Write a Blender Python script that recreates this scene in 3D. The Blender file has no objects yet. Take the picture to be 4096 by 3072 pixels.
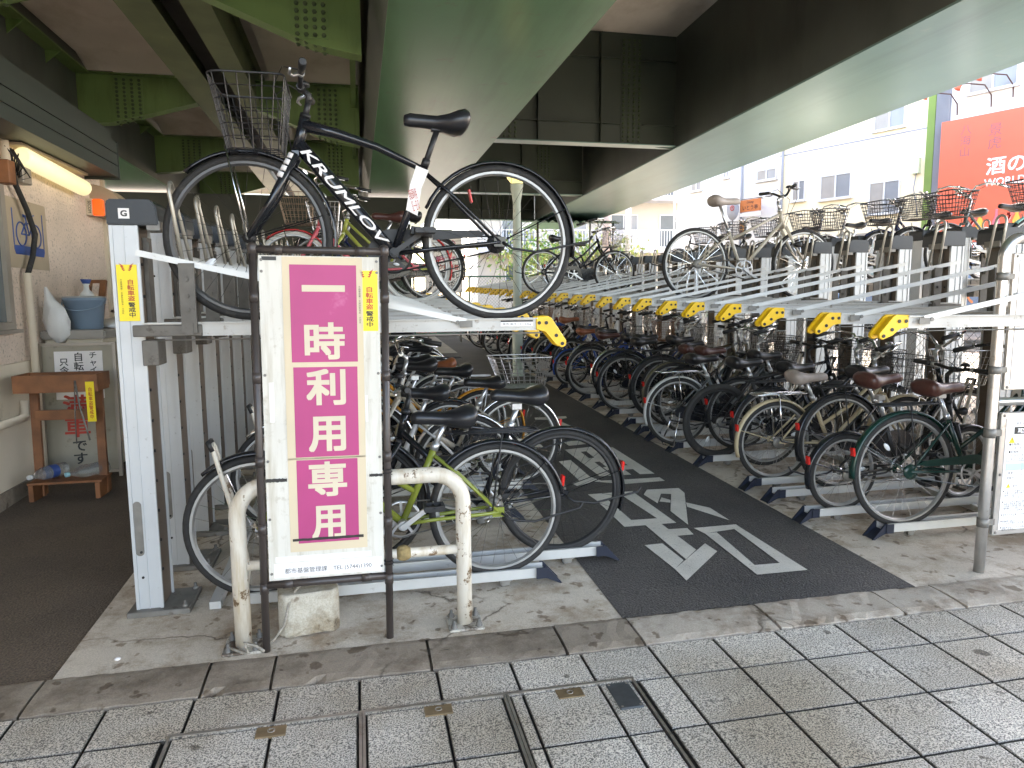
import bpy, bmesh, math, random
from mathutils import Vector, Matrix, Euler
random.seed(7)
SC = bpy.context.scene
COL = SC.collection
R = math.radians
# ---------------------------------------------------------------- camera
cam = bpy.data.cameras.new('camera'); co = bpy.data.objects.new('camera', cam); COL.objects.link(co)
SC.camera = co
cam.sensor_fit = 'HORIZONTAL'; cam.sensor_width = 36; cam.lens = 36 * 708.37 / 1024
cam.clip_start = .05; cam.clip_end = 900
_p, _r, _y = R(6.90), R(-0.432), R(12.17)
fw = Vector((math.sin(_y) * math.cos(_p), math.cos(_y) * math.cos(_p), -math.sin(_p)))
r0 = Vector((math.cos(_y), -math.sin(_y), 0)); u0 = r0.cross(fw)
rr = r0 * math.cos(_r) + u0 * math.sin(_r); uu = u0 * math.cos(_r) - r0 * math.sin(_r)
co.matrix_world = Matrix(((rr.x, uu.x, -fw.x, 0), (rr.y, uu.y, -fw.y, 0), (rr.z, uu.z, -fw.z, 1.45), (0, 0, 0, 1)))
# ---------------------------------------------------------------- light
SUN_EL, SUN_DIR = R(48), Vector((0.74, 0.673, 0))
W = bpy.data.worlds.new('World'); SC.world = W; W.use_nodes = True
nt = W.node_tree; bg = nt.nodes['Background']
sky = nt.nodes.new('ShaderNodeTexSky'); sky.sky_type = 'NISHITA'; sky.sun_disc = False
sky.dust_density = 2.0; sky.ozone_density = .3; sky.sun_elevation = SUN_EL; sky.sun_rotation = math.atan2(SUN_DIR.x, SUN_DIR.y)
wb = nt.nodes.new('ShaderNodeMix'); wb.data_type = 'RGBA'; wb.blend_type = 'MULTIPLY'; wb.inputs[0].default_value = 1; wb.inputs[7].default_value = (1.13, .985, .895, 1)
nt.links.new(sky.outputs[0], wb.inputs[6]); nt.links.new(wb.outputs[2], bg.inputs[0]); bg.inputs[1].default_value = .15
sl = bpy.data.lights.new('sun', 'SUN'); so = bpy.data.objects.new('sun', sl); COL.objects.link(so)
sl.energy = 3.0; sl.angle = R(.5); sl.color = (1, .95, .87)
sd = Vector((SUN_DIR.x * math.cos(SUN_EL), SUN_DIR.y * math.cos(SUN_EL), math.sin(SUN_EL)))
so.rotation_euler = sd.to_track_quat('Z', 'Y').to_euler()
SC.view_settings.view_transform = 'Standard'; SC.view_settings.look = 'None'
SC.view_settings.exposure = 3.62; SC.view_settings.gamma = 1
SC.cycles.max_bounces = 10; SC.cycles.diffuse_bounces = 6; SC.cycles.glossy_bounces = 4
SC.cycles.use_denoising = True; SC.cycles.sample_clamp_indirect = 6
# ---------------------------------------------------------------- ground profile: the lot climbs gently away from the pavement
SL, GY = .0275, 2.99
def G(y):
    return SL * (min(y, 24) - GY)
TILT = math.atan(SL)
# ---------------------------------------------------------------- materials
def nmat(name):
    m = bpy.data.materials.new(name); m.use_nodes = True
    n = m.node_tree; b = n.nodes['Principled BSDF']
    return m, n, b
def mat(name, col, rough=.5, metal=0., var=.12, scale=6., bump=0., bscale=60., grime=None, spec=None, emit=None, estr=0, alpha=1, trans=0, gth=(.52, .62), gscale=9, streak=None):
    m, n, b = nmat(name)
    N = n.nodes.new; L = n.links.new
    tc = N('ShaderNodeTexCoord')
    out = None
    if var or grime:
        no = N('ShaderNodeTexNoise'); no.inputs['Scale'].default_value = scale; no.inputs['Detail'].default_value = 6
        L(tc.outputs['Object'], no.inputs['Vector'])
        rp = N('ShaderNodeValToRGB'); L(no.outputs['Fac'], rp.inputs[0])
        rp.color_ramp.elements[0].position = .3; rp.color_ramp.elements[1].position = .7
        lo = [c * (1 - var) for c in col]; hi = [min(1, c * (1 + var)) for c in col]
        rp.color_ramp.elements[0].color = (*lo, 1); rp.color_ramp.elements[1].color = (*hi, 1)
        out = rp.outputs[0]
        if grime:
            n2 = N('ShaderNodeTexNoise'); n2.inputs['Scale'].default_value = gscale; n2.inputs['Detail'].default_value = 9; n2.inputs['Roughness'].default_value = .68
            L(tc.outputs['Object'], n2.inputs['Vector'])
            r2 = N('ShaderNodeValToRGB'); L(n2.outputs['Fac'], r2.inputs[0])
            r2.color_ramp.elements[0].position = gth[0]; r2.color_ramp.elements[1].position = gth[1]
            mx = N('ShaderNodeMix'); mx.data_type = 'RGBA'
            L(r2.outputs[0], mx.inputs[0]); L(out, mx.inputs[6]); mx.inputs[7].default_value = (*grime, 1)
            out = mx.outputs[2]
        if streak:
            mp = N('ShaderNodeMapping'); mp.inputs['Scale'].default_value = streak[1]; L(tc.outputs['Object'], mp.inputs[0])
            n4 = N('ShaderNodeTexNoise'); n4.inputs['Scale'].default_value = 1; n4.inputs['Detail'].default_value = 8; n4.inputs['Roughness'].default_value = .65; L(mp.outputs[0], n4.inputs['Vector'])
            r4 = N('ShaderNodeValToRGB'); L(n4.outputs['Fac'], r4.inputs[0]); r4.color_ramp.elements[0].position = .48; r4.color_ramp.elements[1].position = .70
            r4.color_ramp.elements[0].color = (1, 1, 1, 1); r4.color_ramp.elements[1].color = (*streak[0], 1)
            m4 = N('ShaderNodeMix'); m4.data_type = 'RGBA'; m4.blend_type = 'MULTIPLY'; m4.inputs[0].default_value = 1
            L(out, m4.inputs[6]); L(r4.outputs[0], m4.inputs[7]); out = m4.outputs[2]
        L(out, b.inputs['Base Color'])
    else:
        b.inputs['Base Color'].default_value = (*col, 1)
    b.inputs['Roughness'].default_value = rough; b.inputs['Metallic'].default_value = metal
    if spec is not None: b.inputs['Specular IOR Level'].default_value = spec
    if bump:
        n3 = N('ShaderNodeTexNoise'); n3.inputs['Scale'].default_value = bscale; n3.inputs['Detail'].default_value = 4
        L(tc.outputs['Object'], n3.inputs['Vector'])
        bp = N('ShaderNodeBump'); bp.inputs['Strength'].default_value = bump; bp.inputs['Distance'].default_value = .01
        L(n3.outputs['Fac'], bp.inputs['Height']); L(bp.outputs[0], b.inputs['Normal'])
    if emit:
        b.inputs['Emission Color'].default_value = (*emit, 1); b.inputs['Emission Strength'].default_value = estr
    if trans: b.inputs['Transmission Weight'].default_value = trans
    if alpha < 1: b.inputs['Alpha'].default_value = alpha
    return m
def pmat(name, col, rough=.28):          # plain paint / plastic
    return mat(name, col, rough, 0, .06, 4)
M = {}
M['black_paint'] = mat('black_paint', (.012, .013, .016), .18, 0, .2, 5)
M['black_matt'] = mat('black_matt', (.014, .014, .015), .5, 0, .2, 12)
M['rubber'] = mat('rubber', (.016, .015, .014), .75, 0, .25, 40, .25, 160, grime=(.06, .052, .042), gth=(.56, .75), gscale=14)
M['gum'] = mat('gum_rubber', (.30, .16, .05), .7, 0, .2, 30)
M['white_rubber'] = mat('white_rubber', (.5, .48, .44), .7, 0, .15, 30)
M['alu'] = mat('aluminium', (.55, .56, .57), .34, .85, .1, 9, grime=(.22, .2, .18), gth=(.6, .72), gscale=22)
M['dark_rim'] = mat('grey_rim', (.10, .10, .10), .5, .5, .12, 14)
M['alu_rim'] = mat('aluminium_rim', (.34, .34, .33), .45, .7, .12, 14)
M['chrome'] = mat('chrome', (.72, .72, .72), .14, 1, .08, 8)
M['wire'] = mat('plated_wire', (.42, .42, .42), .3, .9, .15, 18)
M['blackwire'] = mat('black_wire', (.02, .02, .022), .4, 0, .2, 20)
M['rustwire'] = mat('rusty_wire', (.22, .16, .11), .6, .4, .3, 30)
M['saddle_black'] = mat('black_vinyl', (.015, .015, .017), .34, 0, .2, 14, .05, 240)
M['saddle_brown'] = mat('brown_vinyl', (.075, .028, .022), .36, 0, .2, 12, .08, 240)
M['saddle_tan'] = mat('tan_leather', (.25, .08, .03), .42, 0, .25, 12, .3, 40)
M['saddle_grey'] = mat('beige_vinyl', (.36, .31, .28), .45, 0, .15, 12)
M['red_lens'] = pmat('red_lens', (.55, .02, .015), .15)
M['clear_lens'] = pmat('clear_lens', (.75, .77, .78), .12)
M['amber_lens'] = mat('amber_lens', (.75, .12, .015), .25, 0, .1, 8, emit=(1, .10, .008), estr=.07)
M['yellow_handle'] = mat('yellow_plastic', (.75, .46, .012), .34, 0, .1, 10, grime=(.3, .19, .03), gth=(.66, .78), gscale=25)
M['cap_dark'] = mat('dark_grey_plastic', (.017, .021, .025), .45, 0, .15, 8, .05, 90, grime=(.05, .05, .05), gth=(.6, .8))
M['col_alu'] = mat('anodised_column', (.50, .515, .52), .42, .25, .07, 3, grime=(.23, .22, .2), gth=(.64, .74), gscale=26)
M['tray_alu'] = mat('tray_aluminium', (.55, .55, .53), .45, .35, .08, 6, grime=(.25, .23, .2), gth=(.63, .75), gscale=20)
M['tray_white'] = mat('tray_painted', (.46, .45, .42), .45, .1, .08, 6, grime=(.22, .18, .14), gth=(.57, .70), gscale=24)
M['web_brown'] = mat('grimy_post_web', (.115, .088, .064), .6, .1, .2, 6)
M['bracket_grey'] = mat('dull_bracket_steel', (.115, .105, .09), .55, .4, .2, 14, .1, 60, grime=(.06, .05, .04), gth=(.58, .7), gscale=18)
M['steel_dull'] = mat('galvanised_steel', (.20, .19, .17), .55, .5, .2, 14, .1, 60, grime=(.11, .09, .07), gth=(.58, .7), gscale=18)
M['hoop'] = mat('hoop_steel', (.36, .34, .29), .4, .6, .2, 16)
M['navy_plastic'] = pmat('navy_plastic', (.012, .016, .03), .4)
M['white_pipe'] = mat('chipped_white_paint', (.60, .55, .46), .42, 0, .07, 5, .12, 60, grime=(.17, .11, .06), gth=(.59, .62), gscale=17, streak=((.72, .64, .52), (22, 22, 3)))
M['brown_frame'] = mat('brown_enamel', (.045, .036, .032), .38, 0, .2, 7, .05, 50)
M['sign_white'] = mat('sign_board_white', (.62, .59, .52), .5, 0, .05, 3, .05, 30, grime=(.40, .35, .26), gth=(.57, .74), gscale=15, streak=((.74, .70, .62), (26, 1, 2.2)))
M['sign_cream'] = mat('sign_paper_cream', (.60, .50, .34), .6, 0, .05, 3)
M['sign_pink'] = mat('sign_magenta', (.40, .042, .165), .5, 0, .10, 3, grime=(.55, .16, .30), gth=(.62, .8), gscale=6)
M['sign_letter'] = mat('sign_letter_cream', (.60, .52, .38), .6, 0, .05, 5)
M['sticker_yellow'] = mat('sticker_yellow', (.86, .66, .004), .4, 0, .05, 5)
M['ink_red'] = pmat('red_ink', (.42, .03, .012), .5)
M['ink_black'] = pmat('black_ink', (.015, .015, .013), .5)
M['paper'] = mat('paper', (.78, .75, .73), .6, 0, .05, 8)
M['tape_black'] = mat('black_tape', (.02, .018, .015), .5, 0, .3, 30)
M['wood'] = mat('weathered_wood', (.21, .085, .032), .6, 0, .35, 7, .2, 50)
M['bucket'] = mat('blue_plastic', (.19, .26, .34), .4, 0, .08, 6)
M['bag'] = mat('translucent_film', (.62, .62, .60), .35, 0, .05, 6, .25, 14)
M['clearplast'] = mat('clear_plastic', (.75, .8, .8), .12, 0, 0, trans=.85, alpha=.6)
M['blue_ink'] = pmat('blue_print', (.035, .075, .26), .5)
M['glass'] = mat('window_glass', (.10, .12, .13), .08, 0, .1, 2)
M['blind'] = mat('window_blind', (.30, .28, .25), .5, 0, .06, 3)
M['steel_pipe'] = mat('stainless_pipe', (.55, .54, .52), .3, .85, .12, 10, .05, 40, grime=(.25, .2, .16), gth=(.6, .75), gscale=16)
M['dark'] = pmat('dark_void', (.01, .01, .01), .7)
def paint(name, c, r=.25):
    if name not in M: M[name] = mat(name, c, r, 0, .08, 5)
    return name
# ---------------------------------------------------------------- mesh builder
class MB:
    def __init__(s): s.b = bmesh.new()
    def box(s, x0, x1, y0, y1, z0, z1, mx=None):
        c = [(x0, y0, z0), (x1, y0, z0), (x1, y1, z0), (x0, y1, z0), (x0, y0, z1), (x1, y0, z1), (x1, y1, z1), (x0, y1, z1)]
        v = [s.b.verts.new((mx @ Vector(p)) if mx else p) for p in c]
        for f in ((0, 3, 2, 1), (4, 5, 6, 7), (0, 1, 5, 4), (1, 2, 6, 5), (2, 3, 7, 6), (3, 0, 4, 7)): s.b.faces.new([v[i] for i in f])
        return s
    def quad(s, *p):
        s.b.faces.new([s.b.verts.new(q) for q in p]); return s
    def tube(s, pts, r, n=8, closed=False, caps=True, flat=1.0):
        P = [Vector(p) for p in pts]; k = len(P)
        rad = r if isinstance(r, (list, tuple)) else [r] * k
        rings = []; up = None
        for i in range(k):
            if closed: t = (P[(i + 1) % k] - P[i - 1])
            else: t = P[min(i + 1, k - 1)] - P[max(i - 1, 0)]
            if t.length < 1e-9: t = Vector((0, 0, 1))
            t.normalize()
            if up is None:
                a = Vector((0, 1, 0)) if abs(t.y) < .8 else Vector((0, 0, 1))
                up = (a - t * a.dot(t)).normalized()
            else:
                up = up - t * up.dot(t)
                if up.length < 1e-6:
                    a = Vector((0, 0, 1)) if abs(t.z) < .8 else Vector((1, 0, 0)); up = a - t * a.dot(t)
                up.normalize()
            sd_ = t.cross(up)
            rings.append([s.b.verts.new(P[i] + (up * math.cos(2 * math.pi * j / n) * flat + sd_ * math.sin(2 * math.pi * j / n)) * rad[i]) for j in range(n)])
        m = k if closed else k - 1
        for i in range(m):
            a, c = rings[i], rings[(i + 1) % k]
            for j in range(n): 
                f = s.b.faces.new([a[j], a[(j + 1) % n], c[(j + 1) % n], c[j]]); f.smooth = n > 4
        if caps and not closed:
            s.b.faces.new(rings[0][::-1]); s.b.faces.new(rings[-1])
        return s
    def bar(s, a, b, w, h, up=(0, 0, 1)):      # rectangular bar a->b, w across, h along up
        a, b, up = Vector(a), Vector(b), Vector(up)
        t = (b - a).normalized(); u = (up - t * up.dot(t)).normalized(); sd_ = t.cross(u)
        mx = Matrix(((t.x, sd_.x, u.x, a.x), (t.y, sd_.y, u.y, a.y), (t.z, sd_.z, u.z, a.z), (0, 0, 0, 1)))
        return s.box(0, (b - a).length, -w / 2, w / 2, -h / 2, h / 2, mx)
    def prism(s, poly, a0, a1, axis='y'):      # polygon in the plane across axis
        def mk(p, q):
            return (p[0], q, p[1]) if axis == 'y' else ((q, p[0], p[1]) if axis == 'x' else (p[0], p[1], q))
        A = [s.b.verts.new(mk(p, a0)) for p in poly]; B = [s.b.verts.new(mk(p, a1)) for p in poly]
        n = len(poly)
        s.b.faces.new(A); s.b.faces.new(B[::-1])
        for i in range(n): s.b.faces.new([A[(i + 1) % n], A[i], B[i], B[(i + 1) % n]])
        return s
    def lathe(s, prof, n=16, mx=None, caps=True):        # (r, z) about z
        rings = []
        for r_, z in prof:
            rings.append([s.b.verts.new((mx @ Vector((r_ * math.cos(2 * math.pi * j / n), r_ * math.sin(2 * math.pi * j / n), z))) if mx else (r_ * math.cos(2 * math.pi * j / n), r_ * math.sin(2 * math.pi * j / n), z)) for j in range(n)])
        for a, c in zip(rings, rings[1:]):
            for j in range(n):
                f = s.b.faces.new([a[j], a[(j + 1) % n], c[(j + 1) % n], c[j]]); f.smooth = True
        if caps:
            s.b.faces.new(rings[0][::-1]); s.b.faces.new(rings[-1])
        return s
    def sections(s, secs, closed_ring=True, caps=True):
        rings = [[s.b.verts.new(p) for p in sec] for sec in secs]; n = len(secs[0])
        for a, c in zip(rings, rings[1:]):
            for j in range(n if closed_ring else n - 1):
                f = s.b.faces.new([a[j], a[(j + 1) % n], c[(j + 1) % n], c[j]]); f.smooth = True
        if caps and closed_ring:
            s.b.faces.new(rings[0][::-1]); s.b.faces.new(rings[-1])
        return s
    def mesh(s, name, bevel=0, seg=1):
        if bevel:
            bmesh.ops.bevel(s.b, geom=[e for e in s.b.edges], offset=bevel, segments=seg, affect='EDGES', clamp_overlap=True)
        bmesh.ops.recalc_face_normals(s.b, faces=s.b.faces)
        me = bpy.data.meshes.new(name); s.b.to_mesh(me); s.b.free(); return me
    def obj(s, name, material, parent=None, bevel=0, seg=1):
        return link(name, s.mesh(name, bevel, seg), material, parent)
def link(name, me, material, parent=None, loc=None, rot=None):
    o = bpy.data.objects.new(name, me); COL.objects.link(o)
    if isinstance(material, str): material = M[material]
    if material:
        if not me.materials: me.materials.append(material)
        o.material_slots[0].link = 'OBJECT'; o.material_slots[0].material = material
    if parent: o.parent = parent
    if loc: o.location = loc
    if rot: o.rotation_euler = rot
    return o
def tag(o, label=None, cat=None, group=None, kind=None):
    if label: o['label'] = label
    if cat: o['category'] = cat
    if group: o['group'] = group
    if kind: o['kind'] = kind
    return o
def thing(name, label, cat, loc=(0, 0, 0), rz=0, group=None, rot=None):
    o = bpy.data.objects.new(name, None); COL.objects.link(o); o.empty_display_size = .1
    o.location = loc; o.rotation_euler = rot or (0, 0, rz)
    return tag(o, label, cat, group)
def copy_tree(o, parent=None):
    c = o.copy(); COL.objects.link(c)
    if parent: c.parent = parent; c.matrix_parent_inverse = o.matrix_parent_inverse.copy()
    for ch in list(o.children): copy_tree(ch, c)
    return c
def structure(o): o['kind'] = 'structure'; return o
def text(body, material, parent, loc, rot=(R(90), 0, 0), size=.1, fit=None, name='lettering', bold=0., ext=.0, line=1., align='CENTER', shear=0, res=3, mx=None):
    cu = bpy.data.curves.new(name, 'FONT'); cu.body = body; cu.size = size
    cu.space_line = line; cu.align_x = align; cu.align_y = 'CENTER'; cu.shear = shear; cu.resolution_u = res
    tmp = bpy.data.objects.new('tmp', cu); COL.objects.link(tmp)
    bpy.context.view_layer.update()
    me = bpy.data.meshes.new_from_object(tmp.evaluated_get(bpy.context.evaluated_depsgraph_get()))
    bpy.data.objects.remove(tmp); bpy.data.curves.remove(cu)
    me.materials.clear()
    V_ = [v.co.copy() for v in me.vertices]; F_ = [tuple(p.vertices) for p in me.polygons]
    bpy.data.meshes.remove(me)
    if bold:                     # heavier strokes: shifted copies a hair apart
        d = bold * size; n = len(V_); W_, H_ = list(V_), list(F_)
        for k, (dx, dy) in enumerate(((d, d), (-d, d), (d, -d), (-d, -d), (d, 0), (-d, 0), (0, d), (0, -d))):
            V_ += [Vector((v.x + dx, v.y + dy, v.z + 3e-5 * (k + 1))) for v in W_]; F_ += [tuple(i + n * (k + 1) for i in f) for f in H_]
    if fit and V_:
        xs = [v.x for v in V_]; ys = [v.y for v in V_]
        w, h = max(xs) - min(xs), max(ys) - min(ys); cx, cy = (max(xs) + min(xs)) / 2, (max(ys) + min(ys)) / 2
        kx = fit[0] / w if fit[0] else fit[1] / h
        ky = fit[1] / h if fit[1] else kx
        V_ = [Vector(((v.x - cx) * kx, (v.y - cy) * ky, v.z)) for v in V_]
    me = bpy.data.meshes.new(name); me.from_pydata(V_, [], F_); me.update()
    o = link(name, me, material, parent)
    if mx is not None: o.matrix_local = mx
    else: o.location = loc; o.rotation_euler = rot
    return o
ORD = ['first', 'second', 'third', 'fourth', 'fifth', 'sixth', 'seventh', 'eighth', 'ninth', 'tenth', 'eleventh', 'twelfth', 'thirteenth', 'fourteenth', 'fifteenth', 'sixteenth', 'seventeenth', 'eighteenth', 'nineteenth', 'twentieth', 'twenty-first', 'twenty-second', 'twenty-third', 'twenty-fourth', 'twenty-fifth', 'twenty-sixth', 'twenty-seventh', 'twenty-eighth', 'twenty-ninth', 'thirtieth']
# ================================================================ ground, lane, slabs, kerb, pavement
def sheet(name, x0, x1, y0, y1, dz, material, nx=1, ny=1):
    m = MB()
    for i in range(nx):
        for j in range(ny):
            a, b = x0 + (x1 - x0) * i / nx, x0 + (x1 - x0) * (i + 1) / nx
            c, d = y0 + (y1 - y0) * j / ny, y0 + (y1 - y0) * (j + 1) / ny
            m.quad((a, c, G(c) + dz), (b, c, G(c) + dz), (b, d, G(d) + dz), (a, d, G(d) + dz))
    return structure(m.obj(name, material))
def asphalt(name, col, speck):
    m, n, b = nmat(name); N = n.nodes.new; L = n.links.new
    tc = N('ShaderNodeTexCoord')
    n1 = N('ShaderNodeTexNoise'); n1.inputs['Scale'].default_value = 140; n1.inputs['Detail'].default_value = 3
    n2 = N('ShaderNodeTexNoise'); n2.inputs['Scale'].default_value = 1.3; n2.inputs['Detail'].default_value = 6
    L(tc.outputs['Object'], n1.inputs[0]); L(tc.outputs['Object'], n2.inputs[0])
    r1 = N('ShaderNodeValToRGB'); L(n1.outputs[0], r1.inputs[0])
    r1.color_ramp.elements[0].position = .35; r1.color_ramp.elements[1].position = .72
    r1.color_ramp.elements[0].color = (*[c * .62 for c in col], 1); r1.color_ramp.elements[1].color = (*speck, 1)
    r2 = N('ShaderNodeValToRGB'); L(n2.outputs[0], r2.inputs[0]); r2.color_ramp.elements[0].position = .3; r2.color_ramp.elements[1].position = .75
    r2.color_ramp.elements[0].color = (.62, .62, .62, 1); r2.color_ramp.elements[1].color = (1.25, 1.2, 1.14, 1)
    mx = N('ShaderNodeMix'); mx.data_type = 'RGBA'; mx.blend_type = 'MULTIPLY'; mx.inputs[0].default_value = 1
    L(r1.outputs[0], mx.inputs[6]); L(r2.outputs[0], mx.inputs[7]); L(mx.outputs[2], b.inputs['Base Color'])
    b.inputs['Roughness'].default_value = .82
    v = N('ShaderNodeTexVoronoi'); v.inputs['Scale'].default_value = 95; L(tc.outputs['Object'], v.inputs[0])
    bp = N('ShaderNodeBump'); bp.inputs['Strength'].default_value = .7; bp.inputs['Distance'].default_value = .006; bp.invert = True
    L(v.outputs['Distance'], bp.inputs['Height']); L(bp.outputs[0], b.inputs['Normal'])
    return m
def concrete(name, col, stain, light):
    m, n, b = nmat(name); N = n.nodes.new; L = n.links.new
    tc = N('ShaderNodeTexCoord')
    def noise(s, d=8, r=.6):
        q = N('ShaderNodeTexNoise'); q.inputs['Scale'].default_value = s; q.inputs['Detail'].default_value = d; q.inputs['Roughness'].default_value = r
        L(tc.outputs['Object'], q.inputs[0]); return q.outputs[0]
    def ramp(i, a, b_, ca, cb):
        q = N('ShaderNodeValToRGB'); L(i, q.inputs[0]); e = q.color_ramp.elements
        e[0].position = a; e[1].position = b_; e[0].color = (*ca, 1); e[1].color = (*cb, 1); return q.outputs[0]
    base = ramp(noise(2.2), .32, .68, col, light)
    mask = ramp(noise(3.1, 10, .72), .46, .63, (0, 0, 0), (1, 1, 1))
    mx = N('ShaderNodeMix'); mx.data_type = 'RGBA'; L(mask, mx.inputs[0]); L(base, mx.inputs[6]); mx.inputs[7].default_value = (*stain, 1)
    spots = ramp(noise(11, 3, .5), .62, .66, (1, 1, 1), (.50, .45, .40))
    m2 = N('ShaderNodeMix'); m2.data_type = 'RGBA'; m2.blend_type = 'MULTIPLY'; m2.inputs[0].default_value = 1; L(mx.outputs[2], m2.inputs[6]); L(spots, m2.inputs[7])
    fine = ramp(noise(170, 2), .35, .65, (.86, .86, .86), (1.1, 1.1, 1.1))
    m3 = N('ShaderNodeMix'); m3.data_type = 'RGBA'; m3.blend_type = 'MULTIPLY'; m3.inputs[0].default_value = 1; L(m2.outputs[2], m3.inputs[6]); L(fine, m3.inputs[7])
    # hairline cracks
    nz = N('ShaderNodeTexNoise'); nz.inputs['Scale'].default_value = 6; nz.inputs['Detail'].default_value = 5; L(tc.outputs['Object'], nz.inputs[0])
    vm = N('ShaderNodeVectorMath'); vm.operation = 'MULTIPLY_ADD'; L(nz.outputs['Color'], vm.inputs[0]); vm.inputs[1].default_value = (.16, .16, .16); L(tc.outputs['Object'], vm.inputs[2])
    vo = N('ShaderNodeTexVoronoi'); vo.feature = 'DISTANCE_TO_EDGE'; vo.inputs['Scale'].default_value = 1.15; L(vm.outputs[0], vo.inputs['Vector'])
    ck = ramp(vo.outputs['Distance'], .0, .010, (.25, .22, .19), (1, 1, 1))
    cm = ramp(noise(.9, 2), .50, .56, (0, 0, 0), (1, 1, 1))
    mc = N('ShaderNodeMix'); mc.data_type = 'RGBA'; L(cm, mc.inputs[0]); mc.inputs[6].default_value = (1, 1, 1, 1); L(ck, mc.inputs[7])
    m4 = N('ShaderNodeMix'); m4.data_type = 'RGBA'; m4.blend_type = 'MULTIPLY'; m4.inputs[0].default_value = 1; L(m3.outputs[2], m4.inputs[6]); L(mc.outputs[2], m4.inputs[7])
    L(m4.outputs[2], b.inputs['Base Color'])
    b.inputs['Roughness'].default_value = .8
    bp = N('ShaderNodeBump'); bp.inputs['Strength'].default_value = .25; bp.inputs['Distance'].default_value = .008
    L(noise(55, 6), bp.inputs['Height']); L(bp.outputs[0], b.inputs['Normal'])
    return m
M['asphalt_lane'] = asphalt('asphalt_lane', (.056, .052, .051), (.135, .125, .118))
M['asphalt_lot'] = asphalt('asphalt_lot', (.125, .096, .07), (.18, .14, .104))
M['asphalt_road'] = asphalt('asphalt_road', (.26, .22, .175), (.40, .35, .29))
M['conc'] = concrete('slab_concrete', (.50, .435, .345), (.31, .24, .165), (.60, .535, .445))
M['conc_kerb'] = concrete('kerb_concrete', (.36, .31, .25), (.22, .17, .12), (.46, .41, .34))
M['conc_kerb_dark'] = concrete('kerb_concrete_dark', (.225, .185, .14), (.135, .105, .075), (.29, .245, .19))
M['conc_block'] = concrete('block_concrete', (.42, .38, .30), (.24, .19, .12), (.52, .48, .39))
M['lane_paint'] = mat('lane_paint', (.60, .565, .50), .7, 0, .12, 5, .3, 130, grime=(.14, .13, .12), gth=(.58, .70), gscale=75)
# ground: one sheet to the horizon
gm = MB(); ys = [-60, 2.6, 24, 400]
def Gz(y): return SL * (min(max(y, -6), 24) - GY)
for a, b in zip(ys, ys[1:]):
    gm.quad((-300, a, Gz(a) - .03), (300, a, Gz(a) - .03), (300, b, Gz(b) - .03), (-300, b, Gz(b) - .03))
structure(gm.obj('ground', 'asphalt_road'))
sheet('lot_surface', -9, -1.2, 2.9, 24, -.004, 'asphalt_lot')
sheet('cycle_lane', 1.13, 2.68, 2.895, 19.5, .006, 'asphalt_lane', 1, 6)
sheet('rack_slab', -1.2, 1.13, 2.895, 19.5, .004, 'conc', 2, 8)
sheet('rack_slab', 2.68, 5.2, 2.895, 19.5, .004, 'conc', 2, 8)
sheet('raised_slab', 5.2, 8.6, 2.895, 19.5, .18, 'conc', 2, 8)
MB().prism([(2.895, -.1), (2.895, .177), (19.5, .177 + G(19.5)), (19.5, -.1)], 5.195, 5.2, 'x').obj('raised_slab_edge', 'conc_kerb')['kind'] = 'structure'
sheet('far_path', -1.2, 7.2, 19.5, 24, .004, 'asphalt_lane')
M['red_paving'] = mat('red_paving', (.32, .12, .085), .8, 0, .15, 3, .2, 60)
sheet('red_path', -1.0, 2.2, 20.1, 23.5, .012, 'red_paving')
M['manhole_concrete'] = mat('pale_patch', (.36, .34, .30), .8, 0, .1, 3)
sheet('pale_path', .2, 2.0, 14.6, 19.0, .012, 'manhole_concrete')
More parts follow.
